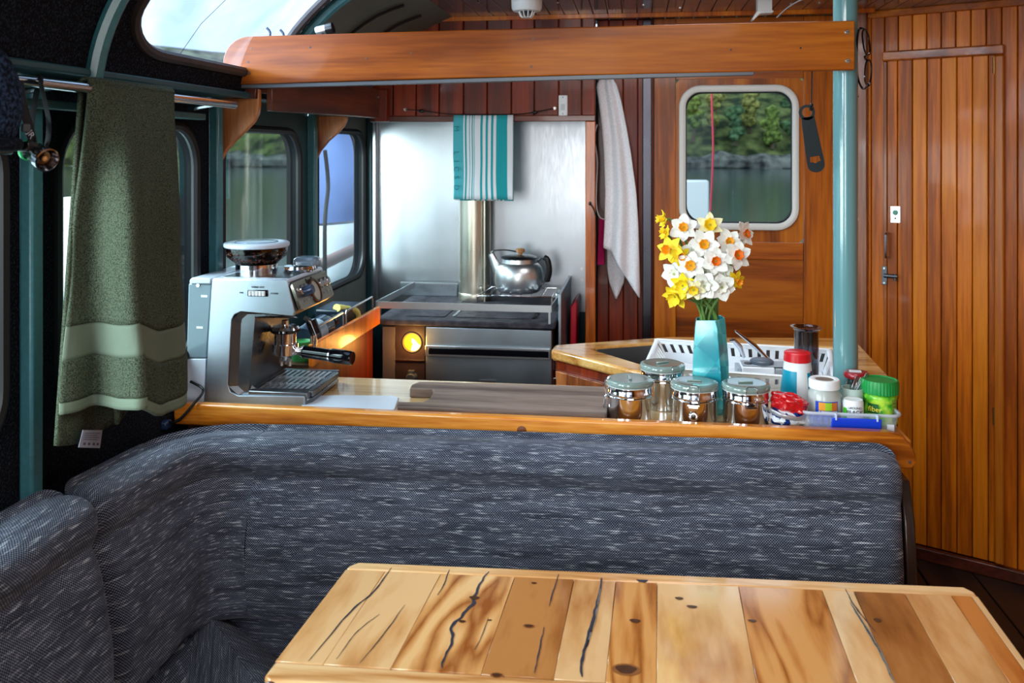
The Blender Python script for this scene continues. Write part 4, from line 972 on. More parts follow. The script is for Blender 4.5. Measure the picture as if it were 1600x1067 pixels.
def teaf(off, zb_, ph):
    def f(a, b):
        z = tl.z + (zb_ - tl.z) * b
        w = noise.noise(Vector((a * 5 + ph, b * 1.2, 2))) * .008 * b + .005 * sin(a * 9 + ph) * b
        x = tl.x + (tr_.x - tl.x) * (a * (1 + .0 * b)) + .006 * b * noise.noise(Vector((a * 2, b * 2, ph)))
        return Vector((x, YT + off * (min(1, b * 8)) + w * .8, z + .006 * (1 - min(1, b * 14)) ** 2 * 0))
    return f
MB().grid(teaf(-.010, bl.z, 0), 36, 16).build('front_layer', M_tea, tt, 0, 180, solid=.0022)
MB().grid(teaf(.010, bl.z + .006 - .012, 3), 36, 16, lambda a, b: (1 - a * .98, b)).build('rear_layer', M_tea, tt, 0, 180, solid=.0022)
M_dteal = mat('dark_teal_print', (20, 128, 142), .85)
for ch, py in (('M', 201), ('L', 239), ('I', 252), ('C', 264), ('S', 277), ('D', 293)):
    p = PY(713, py, YT - .0185); text(ch, .030, frame(p - Vector((0, .003, 0)), (0, 0, -1), (1, 0, 0)), M_dteal, 'printed_letter', tt, .0003)
ce_ = [PY(632, 171, 3.585), PY(660, 173, 3.578), tl + Vector((0, 0, .003)), tr_ + Vector((0, 0, .003)), PY(836, 175, 3.578), PY(866, 169, 3.585)]
cd = tag(MB().tube(bez(ce_, 6), .0022, 6).build('towel_cord', M_black), 'thin black cord strung between two screws carrying the striped towel', 'cord')
for q in (ce_[0], ce_[-1]): MB().lathe([(0, .003), (.006, .003), (.008, 0)], (q.x, 3.60, q.z), 12, frame((0, 0, 0), (1, 0, 0), (0, 0, 1)).to_3x3()).cyl((q.x, 3.597, q.z), (q.x, 3.583, q.z), .003, 8).build('screw', M_screw, cd)
q = ce_[1]; MB().ball((q.x - .004, q.y, q.z - .001), .012, .006, .008, 10, 6).build('knot', M_black, cd); q = ce_[-2]; MB().ball((q.x, q.y, q.z - .001), .011, .006, .007, 10, 6).build('knot', M_black, cd)
# ---- light switch
s0, s1 = PY(873, 181, 3.6), PY(887, 149, 3.6)
lsw = thing('light_switch', 'white rocker light switch on the red brown boards', 'switch', ((s0.x + s1.x) / 2, 3.6, s0.z))
MB().box(s0.x, 3.588, s0.z, s1.x, 3.5995, s1.z).build('plate', M_white, lsw, .003)
xm = (s0.x + s1.x) / 2; MB().prism([(3.5878, s0.z + .022), (3.5838, s0.z + .022), (3.5868, s0.z + .046), (3.5878, s0.z + .046)], 'x', xm - .008, xm + .008).build('rocker', mat('switch_rocker', (206, 210, 216), .3), lsw, .001)
for z in (s0.z + .008, s1.z - .008): MB().cyl((xm, 3.588, z), (xm, 3.5868, z), .003, 8).build('screw', M_greyplastic, lsw)
# ---- white towel on a hook, wire and pink cloth beside it
M_wt = speckle('white_terry', (228, 230, 238), (244, 245, 250), 190, .35, .6, .95, .2, .002)
YW = 3.695
def outl(tab, y):
    for (y0, a0_, b0_), (y1, a1_, b1_) in zip(tab, tab[1:]):
        if y <= y1: k = (y - y0) / (y1 - y0); return a0_ + (a1_ - a0_) * k, b0_ + (b1_ - b0_) * k
    return tab[-1][1], tab[-1][2]
T1 = [(124, 938, 958), (134, 932, 964), (160, 936, 971), (200, 941, 979), (240, 944, 986), (300, 946, 994), (350, 945, 997), (385, 943, 998), (470, 942, 1000)]
def towf(a, b):
    yb = 386 + 10 * sin(a * 3) + (0 if a < .2 else 78 * ((a - .2) / .8) ** 1.25) - (14 if False else 0)
    y = 124 + (yb - 124) * b; l_, r_ = outl(T1, y)
    p = PY(l_ + (r_ - l_) * a, y, YW); p.y = YW - .012 - .035 * b * sin(pi * a) - .014 * sin(a * 13 + b * 2.2) * (.4 + .6 * b); return p
wt = thing('hand_towel', 'white towel hanging from a hook beside the steel strip', 'towel', (PY(965, 300, YW).x, YW, PY(965, 460, YW).z))
MB().grid(towf, 34, 40).build('front_fold', M_wt, wt, 0, 180, solid=.005)
T2 = [(380, 949, 979), (420, 949, 977), (440, 952, 975), (466, 962, 964)]
def tow2(a, b):
    y = 300 + 166 * b; l_, r_ = outl([(290, 950, 978)] + T2, y); p = PY(l_ + (r_ - l_) * a, y, YW + .03); p.y = YW + .03 - .01 * sin(a * 3.1); return p
MB().grid(tow2, 12, 20).build('rear_fold', M_wt, wt, 0, 180, solid=.005)
q = PY(948, 127, YW + .02); MB().tube(bez([(q.x, 3.764, q.z), (q.x, YW + .01, q.z - .004), (q.x, YW - .012, q.z + .006), (q.x, YW - .014, q.z + .024)], 6), .004, 8).build('coat_hook', M_screw, wt)
wi = [PY(933, 195, 3.635), PY(929, 215, 3.625), PY(933, 250, 3.64), PY(932, 290, 3.63), PY(932, 322, 3.62), PY(937, 339, 3.62), PY(946, 343, 3.64)]
tag(MB().tube(bez(wi, 8), .0026, 6).build('grey_wire', mat('grey_wire', (170, 170, 170), .5)), 'thin grey wire dangling along the orange post', 'wire')
hk = [PY(922, 318, 3.597), PY(924, 321, 3.585), PY(927, 326, 3.58), PY(931, 336, 3.60)]
tag(MB().tube(bez(hk, 5), .0028, 6).ball(tuple(hk[0]), .006, .004, .008, 8, 6).build('cable_clip', M_black), 'small black cable hook on the orange post', 'hook')
pkc = [PY(x, y, 3.72) for x, y in ((936, 340), (945, 344), (944, 414), (933, 414))]
tag(MB().hexa(pkc, [p + Vector((0, .012, 0)) for p in pkc]).build('pink_cloth', mat('magenta_cloth', (176, 10, 84), .9), None, .002), 'strip of magenta cloth hanging behind the white towel', 'cloth')
# ---- side shelf with fiddles along the left, with bottles in it
ss = thing('side_locker', 'varnished wooden locker with chrome fiddle rail along the galley side', 'locker', (-1.09, 3.0, 0))
MB().prism([(2.62, .890), (3.335, .885), (3.335, .95), (2.62, .958)], 'x', -.995, -.98).build('front_board', M_post, ss, .002)
MB().box(-1.2, 2.62, .885, -.9955, 3.335, .895).build('tray', M_dk, ss)
MB().box(-1.2, 2.62, 0, -1.01, 3.335, .884).build('cabinet', M_redwood, ss)
def hoop(y0, y1, z0):
    return MB().tube([(-.99, y0, z0), (-.99, y0, z0 + .04), (-.99, y0 + .008, z0 + .048), (-.99, y1 - .008, z0 + .048), (-.99, y1, z0 + .04), (-.99, y1, z0)], .0038, 8)
hoop(2.63, 2.93, .953).build('fiddle_hoop', M_satin, ss); hoop(2.96, 3.27, .951).build('fiddle_hoop', M_satin, ss)
bo = thing('black_bottle', 'dark blue grey bottle lying in the side locker behind the portafilter', 'bottle', (-1.05, 2.85, .9))
c_ = Vector((-1.06, 2.74, .945)); d_ = Vector((.12, 1, .10)).normalized(); Mb = frame((0, 0, 0), d_.orthogonal(), d_.cross(d_.orthogonal())).to_3x3()
MB().lathe([(0, 0), (.038, 0), (.041, .006), (.041, .15), (.034, .165), (.018, .18), (.016, .2)], c_, 24, Mb).build('body', mat('blue_grey_bottle', (46, 62, 78), .2, coat=.4), bo)
MB().lathe([(.018, .2), (.019, .202), (.019, .228), (0, .229)], c_, 20, Mb).build('cap', M_black, bo)
MB().lathe([(.0415, .05), (.0415, .10)], c_, 24, Mb).build('label_band', mat('pale_label', (150, 168, 180), .4), bo)
sg = [PX(526, 481, -1.06), PX(556, 489, -1.02)]
tag(MB().tube(bez([sg[0], sg[0].lerp(sg[1], .5) + Vector((0, 0, .004)), sg[1] + Vector((0, 0, .006)), sg[1] + Vector((.01, .01, -.03))], 6), [.018] * 8 + [.015] * 6 + [.013] * 5, 10, flat=(1, .8)).build('yellow_cloth', mat('pale_yellow', (224, 216, 120), .7, bump=.3, bscale=60)), 'pale yellow rolled cloth lying over the side locker rail', 'cloth')
tag(MB().box(-1.14, 3.06, .896, -1.02, 3.24, .985).build('dark_tin', mat('navy_tin', (24, 38, 52), .35), None, .008), 'dark navy box at the far end of the side locker', 'box')
tag(MB().lathe([(0, 0), (.03, 0), (.034, .05), (.033, .06), (.03, .055), (0, .05)], (-1.04, 2.68, .8955), 20).build('green_pot', mat('green_pot', (40, 120, 60), .4)), 'small green pot low in the near end of the side locker', 'pot')
# ---- espresso machine
EX, EY, EZ = -1.208, 2.27, .868
em = thing('espresso_machine', 'brushed steel espresso machine with bean hopper on the counter', 'coffee machine', (EX, EY, EZ))
def e_(px, py): p = PY(px, py, EY); return (p.x, p.z)
D = .27
M_es = steel('machine_steel', (172, 182, 194), .40, .24, (30, 3, 3), 7)
M_edk = steel('machine_dark_steel', (120, 124, 130), .3, .1, (3, 3, 3), 6)
M_epl = mat('machine_pale_plastic', (196, 206, 222), .3, coat=.3)
xb, zt = e_(297, 434); zb_ = EZ + .004
tk0, tk1 = e_(293, 500)[0], e_(329, 500)[0]
side = [e_(331, 437), (e_(319, 634)[0], zb_), (e_(476, 634)[0], zb_), e_(476, 619), e_(372, 618), e_(360, 612), e_(356, 600), e_(362, 500), e_(366, 492), e_(376, 487), e_(458, 494), e_(461, 487), e_(449, 441), e_(446, 437)]
MB().prism(side, 'y', EY, EY + .012).build('side_panel', M_es, em, .002)
MB().prism(side, 'y', EY + D - .012, EY + D).build('side_panel', M_es, em, .002)
# chamfered surround of the cup bay
inn = [e_(476, 612), e_(392, 611), e_(386, 606), e_(391, 520), e_(395, 500), e_(460, 500)]
outp = [e_(476, 619), e_(372, 618), e_(357, 604), e_(362, 500), e_(376, 487), e_(458, 494)]
MB().add([Vector((x, EY + .002, z)) for x, z in outp] + [Vector((x, EY + .03, z)) for x, z in inn], [(k, k + 1, 7 + k, 6 + k) for k in range(5)]).build('bay_surround', M_edk, em, 0, 0)
# body behind the bay, head and base
MB().prism([(e_(331, 437)[0], zt - .006), (e_(321, 634)[0], zb_), (inn[2][0] - .004, zb_), (inn[2][0], inn[2][1]), (inn[4][0], inn[4][1]), (inn[4][0], zt - .006)], 'y', EY + .013, EY + D - .013).build('rear_body', M_edk, em)
hx = e_(449, 441)[0]
MB().prism([(inn[4][0] - .001, e_(460, 499)[1]), (e_(458, 494)[0], e_(458, 494)[1]), (e_(461, 487)[0], e_(461, 487)[1]), (hx, zt - .008), (inn[4][0] - .001, zt - .006)], 'y', EY + .013, EY + D - .013).build('head', M_edk, em, .002)
MB().box(inn[2][0], EY + .02, zb_, e_(476, 617)[0], EY + D - .02, e_(476, 617)[1] - .006).build('base', M_edk, em)
# control panel, sloping front of the head
pa_, pb_ = Vector((hx + .001, 0, zt - .012)), Vector((e_(463, 489)[0] + .004, 0, e_(463, 489)[1] + .002))
sl = (pa_ - pb_).normalized(); nrm = Vector((sl.z, 0, -sl.x))
def pan(u, v, o=0): return pb_ + (pa_ - pb_) * v + Vector((0, EY + .006 + (D - .012) * u, 0)) + nrm * o
pr_ = rrect(.0, .0, 1.0, 1.0, .08, 4)
cp = MB().hexa([pan(u, v, .001) for u, v in pr_], [pan(u, v, .010) for u, v in pr_]).build('control_panel', steel('panel_steel', (168, 164, 150), .3, .06), em, .001)
RM = frame((0, 0, 0), (0, 1, 0), sl).to_3x3()
gz = RM @ Vector((0, 0, 1)); 
if gz.dot(nrm) < 0: RM = frame((0, 0, 0), (0, -1, 0), sl).to_3x3()
MB().lathe([(.034, 0), (.036, .003), (.034, .006), (.029, .006)], pan(.5, .45, .010), 28, RM).build('gauge_ring', mat('gauge_bronze', (112, 82, 62), .3, metal=.9), cp)
MB().lathe([(0, .002), (.03, .002), (.03, 0)], pan(.5, .45, .010), 28, RM).build('gauge_face', mat('gauge_face', (176, 172, 160), .3), cp)
for u, v, r_ in ((.16, .66, .013), (.28, .68, .011), (.72, .62, .013), (.84, .62, .013), (.94, .62, .011)):
    MB().lathe([(r_, 0), (r_ * 1.08, .003), (r_ * .9, .006), (0, .006)], pan(u, v, .010), 20, RM).build('button', M_satin, cp)
MB().lathe([(.014, 0), (.014, .024), (.012, .027), (0, .027)], pan(.22, .56, .010), 20, RM).build('dial', mat('blue_grey_dial', (70, 84, 110), .3, metal=.6), cp)
for u in (.12, .22, .34, .72, .84, .94): MB().lathe([(.004, 0), (.004, .003), (0, .003)], pan(u, .26, .010), 10, RM).build('indicator', M_chrome, cp)
text('Breville', .02, frame(pan(.46, .87, .0108), (0, 1, 0), sl), M_black, 'badge', cp)
# top, tank, hopper
xt0, xt1 = e_(331, 437)[0], hx
MB().box(xt0, EY + .001, zt - .012, xt1, EY + D - .001, zt).build('top_frame', M_epl, em, .005, seg=3)
MB().box(xt0 + .02, EY + .025, zt, xt1 - .008, EY + D - .02, zt + .0015).build('top_tray', M_edk, em)
tankp = [(tk0 - .0, zt - .016), (e_(290, 560)[0], e_(290, 560)[1]), (e_(322, 560)[0], e_(322, 560)[1]), (e_(330, 437)[0], zt - .016)]
tk = MB().prism(tankp, 'y', EY + .004, EY + D - .004).build('water_tank', mat('smoky_tank', (112, 130, 142), .12, coat=.5), em, .004)
MB().prism([(e_(296, 434)[0], zt - .0155), (e_(330, 437)[0] - .0015, zt - .0155), (e_(331, 434)[0] - .0015, zt), (e_(300, 430)[0], zt), (e_(296, 434)[0], zt - .006)], 'y', EY - .001, EY + D - .001).build('tank_lid', M_epl, em, .003)
MB().prism([(e_(290, 561)[0], e_(290, 561)[1]), (xb - .012, zb_), (e_(318, 634)[0], zb_), (e_(321, 561)[0], e_(321, 561)[1])], 'y', EY + .002, EY + D - .002).build('tank_base', M_epl, em, .002)
for px, py, w in ((318, 463, .009), (311, 512, .009)):
    x, z = e_(px, py); MB().box(x - w, EY + .003, z - .003, x + w, EY + .0045, z + .003).build('tank_mark', M_white, tk)
x, z = e_(309, 446); MB().lathe([(0, .004), (.005, .004), (.006, 0)], (x, EY + .004, z), 12, frame((0, 0, 0), (1, 0, 0), (0, 0, 1)).to_3x3()).build('tank_stud', M_chrome, tk)
gx, gz_ = e_(403, 458)
gr_ = MB().box(gx - .029, EY - .002, gz_ - .009, gx + .029, EY + .003, gz_ + .009).build('grind_window', M_gloss_black, em, .002)
for k in range(5): MB().cyl((gx - .02 + k * .0095, EY - .004, gz_ - .006), (gx - .02 + k * .0095, EY - .004, gz_ + .006), .0044, 8).build('grind_wheel_tooth', M_white, gr_)
text('GRIND SIZE', .007, frame((gx, EY - .0006, gz_ + .016), (1, 0, 0), (0, 0, 1)), M_black, 'grind_lettering', em)
for s_, w in ((-1, 'FINE'), (1, 'COARSE')): text(w, .006, frame((gx + s_ * .046, EY - .0006, gz_), (1, 0, 0), (0, 0, 1)), M_black, 'grind_lettering', em)
hpx = Vector((-1.068, EY + .14, zt + .0015))
MB().lathe([(.058, 0), (.058, .022), (.056, .022), (.056, .0)], hpx, 40).build('hopper_collar', M_chrome, em)
hb = MB().lathe([(.056, .020), (.062, .028), (.082, .045), (.086, .062), (.086, .072), (.084, .072), (.084, .062), (.080, .047), (.060, .030), (.054, .022)], hpx, 40).build('hopper', thin_glass('smoky_hopper', (200, 186, 178), .8), em)
MB().lathe([(0, .020), (.052, .022), (.058, .030), (.0775, .047), (.0805, .056), (.06, .060), (0, .062)], hpx, 30).build('bean_bed', mat('bean_brown', (46, 24, 16), .5), hb)
bn = MB(); rb2 = random.Random(3)
for k in range(330):
    a = rb2.uniform(0, 6.28); t = rb2.uniform(0, 1)
    if k < 200: r_, z = (.060 + .020 * t, .031 + .016 * t) if t < .8 else (.0805, .050 + .010 * rb2.random())
    else: r_, z = .078 * sqrt(rb2.random()), .061
    c = hpx + Vector((r_ * cos(a), r_ * sin(a), z)); g = MB().ball((0, 0, 0), .0055, .0038, .0034, 6, 4)
    R = Matrix.Rotation(rb2.uniform(0, 6), 3, 'Z') @ Matrix.Rotation(rb2.uniform(0, 6), 3, 'X'); bn.add([R @ v + c for v in g.v], g.f)
bn.build('coffee_beans', mat('roast_bean', (84, 44, 28), .35, vary=.4, bscale=90), hb)['kind'] = 'stuff'
lid_ = MB().lathe([(.088, .070), (.0905, .073), (.0905, .080), (.087, .083), (.066, .0845), (.062, .082), (0, .081)], hpx, 44).build('hopper_lid', M_epl, em)
MB().lathe([(.060, .083), (.058, .0855), (.03, .087), (0, .087)], hpx, 30, None).build('lid_recess', mat('blue_grey_lid', (120, 144, 168), .15, coat=.5), lid_)
MB().box(-.985, EY + .19, zt + .0015, -.915, EY + .25, zt + .036).build('cup_tamper', mat('clear_grey', (110, 130, 148), .1, coat=.6), em, .012)
MB().lathe([(0, 0), (.042, 0), (.046, .006), (.044, .014), (.036, .016), (0, .016)], (-.955, EY + .175, zt + .0015), 24).build('filter_basket', M_chrome, em)
# group head, portafilter
gc = Vector((PY(446, 545, EY + .135).x, EY + .135, 0)); zg = PY(440, 500, gc.y).z
M_pf = M_chrome
MB().lathe([(.010, 0), (.010, -.014), (.034, -.016), (.040, -.024), (.038, -.030), (.030, -.034), (.030, -.066), (.0, -.066)], (gc.x, gc.y, zg), 28).build('group_head', M_chrome, em)
MB().lathe([(.041, -.0245), (.0415, -.030), (.039, -.033)], (gc.x, gc.y, zg), 28).build('group_collar', M_gloss_black, em)
pf = MB().lathe([(.030, -.064), (.036, -.065), (.036, -.094), (.028, -.098), (.012, -.102), (0, -.102)], (gc.x, gc.y, zg), 28).build('portafilter', M_chrome, em)
MB().tube([(gc.x, gc.y, zg - .100), (gc.x, gc.y, zg - .112)], [.010, .008], 10).tube([(gc.x - .012, gc.y, zg - .110), (gc.x - .012, gc.y, zg - .128)], .006, 10).tube([(gc.x + .012, gc.y, zg - .110), (gc.x + .012, gc.y, zg - .128)], .006, 10).box(gc.x - .016, gc.y - .006, zg - .116, gc.x + .016, gc.y + .006, zg - .108).build('spout', M_satin, pf)
ha = Vector((gc.x + .034, gc.y - .004, zg - .084)); hb_ = PY(551, 560, gc.y - .035)
hd = (hb_ - ha).normalized(); hl = (hb_ - ha).length; HM = frame((0, 0, 0), hd.orthogonal(), hd.cross(hd.orthogonal())).to_3x3()
MB().lathe([(.010, 0), (.012, .012), (.017, .022), (.018, .026)], ha, 20, HM).build('handle_collar', M_satin, pf)
MB().lathe([(.0165, .024), (.0165, hl * .60)], ha, 24, HM).build('handle_grip', M_gloss_black, pf)
MB().lathe([(.0172, hl * .60), (.0172, hl * .60 + .004), (.0172, hl * .60 + .005)], ha, 24, HM).build('handle_ring', M_chrome, pf)
MB().lathe([(.0180, hl * .60 + .005), (.0192, hl * .64), (.0196, hl - .006), (.018, hl - .001), (0, hl)], ha, 24, HM).build('handle_end', M_gloss_black, pf)
MB().tube(bez([(gc.x + .03, EY + .20, zg - .004), (gc.x + .055, EY + .20, zg - .02), (gc.x + .062, EY + .20, zg - .06), (gc.x + .06, EY + .20, zg - .11)], 6), .006, 10).build('steam_wand', M_chrome, em)
MB().tube([(gc.x + .05, EY + .20, zg - .012), (gc.x + .066, EY + .20, zg - .05)], .016, 12).build('wand_grip', M_gloss_black, em)
# drip tray
dz = e_(476, 616)[1]; dx0, dx1 = inn[2][0] - .0, e_(476, 617)[0]
fxx = dx1 + .0
M_grille = mat('grille_steel', (214, 218, 224), .4, metal=1)
dt = MB().prism([(dx0, EY + .004), (fxx, EY + .004), (fxx + .012, EY + .03), (fxx + .012, EY + D - .035), (fxx, EY + D - .006), (dx0, EY + D - .006)], 'z', zb_ + .004, dz - .016).build('drip_tray', M_edk, em, .004)
gx0, gx1 = dx0 + .012, fxx - .006; gy0, gy1 = EY + .03, EY + D - .03
MB().box(gx0, gy0, dz - .0155, gx1, gy1, dz - .0145).build('tray_well', M_gloss_black, dt)
for k in range(9):
    x = gx0 + (gx1 - gx0) * (k + .5) / 9
    for (u0, u1) in ((0, .31), (.35, .65), (.69, 1)):
        MB().box(x - .0045, gy0 + (gy1 - gy0) * u0, dz - .006, x + .0045, gy0 + (gy1 - gy0) * u1, dz + .001).build('grille_bar', M_grille, dt, 0, 0)
for u in (.33, .67): MB().box(gx0, gy0 + (gy1 - gy0) * u - .005, dz - .006, gx1, gy0 + (gy1 - gy0) * u + .005, dz + .0005).build('grille_edge', M_grille, dt)
for y0_g, y1_g in ((EY + .006, gy0), (gy1, EY + D - .008)): MB().box(gx0 - .012, y0_g, dz - .0155, fxx + .006, y1_g, dz + .002).build('grille_edge', M_edk, dt, .003)
MB().box(gx0 - .012, gy0, dz - .0155, gx0, gy1, dz + .002).build('grille_edge', M_edk, dt)
MB().box(gx1, gy0, dz - .0155, fxx + .012, gy1, dz + .001).build('grille_edge', M_edk, dt, .003)
for x in (EX + .03, fxx - .03):
    for y in (EY + .03, EY + D - .03): MB().cyl((x, y, EZ + .0005), (x, y, zb_ + .003), .010, 10).build('foot', M_black, em)
# ---- boards on the counter
zc = .8685
pw = [PZ(x, y, zc + .006) for x, y in ((470, 641), (616, 642), (623, 622), (615, 619), (525, 618), (470, 620))]
for p in pw: p.y = max(p.y, 2.237)
tag(MB().hexa([Vector((p.x, p.y, zc)) for p in pw], [Vector((p.x, p.y, zc + .008)) for p in pw]).build('white_chopping_board', mat('white_board', (214, 222, 236), .3), None, .002), 'thin white chopping board lying beside the espresso machine', 'board')
zb2 = .894
cb_ = [(640, 606), (643, 600), (655, 595.5), (850, 601), (947, 604), (1010, 606), (1010, 652), (800, 645), (614, 642), (612, 637), (624, 629), (662, 628), (674, 622), (677, 612), (674, 609), (645, 609)]
# outline on the board's top face; the notch beside the handle shows the counter
pts = [PZ(x, y, zb2) for x, y in ((640, 607), (643, 601), (655, 596), (760, 598), (880, 602), (958, 604), (946, 651), (800, 647), (612, 643), (622, 627), (660, 628), (671, 622), (678, 611), (676, 607.5))]
for p in pts: p.y = max(p.y, 2.237)
cbd = MB().hexa([Vector((p.x, p.y, zc + .0005)) for p in pts], [Vector((p.x, p.y, zb2)) for p in pts]).build('chopping_board', M_board, None, .003)
tag(cbd, 'large worn brown chopping board lying on the counter', 'board')
# ================================================================== THINGS ON THE COUNTER, RIGHT
zc = .8682
M_can = mat('polished_steel', (210, 210, 214), .09, metal=1)
M_lid = thin_glass('greenish_lid', (150, 172, 166), 1.3)
M_lidrim = mat('lid_rim', (124, 142, 136), .12, coat=.6)
def canister(px, y, lab, h=.086, r=.0555, turn=0, clip=True, vent=False):
    c = PY(px, 600, y); c.z = zc
    t = thing('canister', lab, 'canister', c, turn, 'steel canisters along the counter edge')
    def P(mb): return L.up(mb, t)
    P(MB().lathe([(0, 0), (r - .002, 0), (r, .002), (r, h - .02), (r + .0012, h - .018), (r + .0012, h - .015), (r, h - .013), (r, h), (r - .002, h), (r - .002, .004), (0, .004)], (0, 0, 0), 48)).build('body', M_can, t)
    P(MB().lathe([(r - .001, h), (r + .003, h + .0005), (r + .0035, h + .003), (r - .001, h + .004)], (0, 0, 0), 40)).build('gasket', mat('clear_gasket', (186, 196, 194), .3), t)
    ld = P(MB().lathe([(r - .002, h + .0042), (r + .0035, h + .005), (r + .0045, h + .010), (r + .002, h + .015), (r - .006, h + .0175)], (0, 0, 0), 48)).build('lid', M_lidrim, t)
    P(MB().lathe([(r - .006, h + .0172), (r - .014, h + .0165), (0, h + .0165)], (0, 0, 0), 40)).build('lid_window', mat('grey_green_lid', (98, 116, 110), .1, coat=.7), ld)
    P(MB().box(-.018, -.004, h + .0166, .018, .004, h + .0205)).build('lid_ridge', M_lidrim, ld, .0015)
    # wire clasp at -y (turned)
    w = MB().tube([(-.014, -r - .003, h - .03), (-.014, -r - .008, h + .0), (-.013, -r - .006, h + .015), (-.009, -r + .004, h + .018), (.009, -r + .004, h + .018), (.013, -r - .006, h + .015), (.014, -r - .008, h + .0), (.014, -r - .003, h - .03)], .0013, 6)
    P(w).build('clasp_wire', M_chrome, t)
    w = MB().box(-.011, -r - .010, h - .034, .011, -r - .001, h - .031).tube([(-.014, -r - .004, h - .030), (.014, -r - .004, h - .030)], .002, 6)
    P(w).build('clasp_hinge', M_chrome, t)
    if clip: P(MB().tube([(-.010, -r - .006, h - .030), (-.012, -r - .010, h - .055), (0, -r - .009, h - .062), (.012, -r - .010, h - .055), (.010, -r - .006, h - .030)], .0013, 6)).build('clasp_lever', M_chrome, t)
    P(MB().box(-.010, r - .0005, h - .03, .010, r + .006, h + .010)).build('rear_hinge', M_chrome, t, .001)
    P(MB().tube([(r * cos(2 * pi * k / 40) * 1.012, r * sin(2 * pi * k / 40) * 1.012, h - .024) for k in range(40)], .0014, 6, closed=True)).build('band_wire', M_chrome, t)
    if vent:
        o = P(MB().lathe([(.011, 0), (.0115, .002), (.009, .004), (0, .004)], (0, -r + .0005, .028), 20, frame((0, 0, 0), (1, 0, 0), (0, 0, 1)).to_3x3())).build('date_vent', M_chrome, t)
        P(MB().lathe([(.006, .004), (0, .0045)], (0, -r + .0005, .028), 16, frame((0, 0, 0), (1, 0, 0), (0, 0, 1)).to_3x3())).build('vent_hole', M_gloss_black, o)
    return t
canister(1035, 2.425, 'steel canister standing behind the front row, between the two left ones', .098, .056, .6)
canister(984, 2.30, 'leftmost front steel canister with its wire clasp sticking out to the left', .086, .0555, -1.45)
canister(1085, 2.30, 'front steel canister with a round vent dial, directly before the vase', .084, .0555, -.1, False, True)
canister(1165, 2.30, 'rightmost front steel canister, next to the crumpled red bag', .085, .0555, .12, False)
# sprung lever of the left canister
# ---- vase with daffodils
vx = PY(1109, 600, 2.405); vb = Vector((vx.x, 2.405, zc)); VH = PY(1108, 497, 2.40).z - zc
M_vase = mat('teal_film', (84, 190, 196), .22, coat=.3); q = NT(M_vase)
tc = q.n('TexCoord'); mp = q.n('Mapping'); mp.inputs['Rotation'].default_value = (.3, .9, .5); mp.inputs['Scale'].default_value = (16, 16, 16); q.l(tc.outputs['Object'], mp.inputs['Vector'])
vo = q.n('TexChecker', Scale=1.0); q.l(mp.outputs['Vector'], vo.inputs['Vector']); nz = q.n('TexNoise', Scale=9.0); q.l(tc.outputs['Object'], nz.inputs['Vector'])
f_ = q.math('ADD', q.math('MULTIPLY', vo.outputs['Fac'], .12), q.math('MULTIPLY', nz.outputs['Fac'], .8))
q.l(q.ramp(f_, [(.30, (26, 132, 146)), (.52, (78, 184, 188)), (.72, (186, 226, 212))]), q.b.inputs['Base Color'])
q.b.inputs['Subsurface Weight'].default_value = .0
va = thing('vase', 'tall folded teal vase holding the daffodils on the counter', 'vase', vb)
sec = [(-.046, -.028), (.004, -.045), (.018, -.052), (.048, -.016), (.040, .034), (-.012, .046), (-.044, .022)]
def vring(k, z, dz=0): return [vb + Vector((x * k, y * k, z + (dz * (x / .05)))) for x, y in sec]
rs = [vring(.95, 0), vring(1.06, .02), vring(1.0, .07), vring(.98, .13), vring(.84, VH - .02), vring(.78, VH, .004)]
vi = [vb + Vector((x * .74, y * .74, VH - .001 + .004 * (x / .05))) for x, y in sec]; vj = [vb + Vector((x * .80, y * .80, .02)) for x, y in sec]
n7 = len(sec); allr = rs + [vi, vj]; vs = [p for r_ in allr for p in r_]; fs = [tuple(range(n7))[::-1], tuple((len(allr) - 1) * n7 + k for k in range(n7))]
for i in range(len(allr) - 1):
    for k in range(n7): fs.append((i * n7 + k, i * n7 + (k + 1) % n7, (i + 1) * n7 + (k + 1) % n7, (i + 1) * n7 + k))
MB().add(vs, fs).build('body', M_vase, va, .0015, 20)
q0 = [vb + Vector((.018 * k_, -.052 * k_ - .0012, z)) for k_, z in ((1.06, .02), (1.0, .07), (.98, .13), (.84, VH - .02), (.78, VH))]
q1 = [p + Vector((.012 - .004 * i, -.004, .0)) for i, p in enumerate(q0)]
MB().add(q0 + q1, [(i, i + 1, 6 + i, 5 + i) for i in range(4)]).build('folded_seam', M_vase, va, 0, 0, solid=.0012)
M_pw = mat('white_petal', (240, 242, 236), .6, sss=.0); M_py = mat('yellow_petal', (250, 222, 40), .6); M_pc = mat('cream_petal', (244, 238, 190), .6)
M_co = mat('orange_cup', (246, 160, 20), .55); M_cd = mat('deep_orange_cup', (232, 110, 14), .55); M_cy = mat('yellow_cup', (248, 204, 30), .55); M_cw = mat('pale_cup', (238, 240, 226), .6)
M_cg = mat('green_eye', (150, 170, 60), .6); M_stem = mat('daffodil_stem', (92, 128, 62), .45)
PET = {}
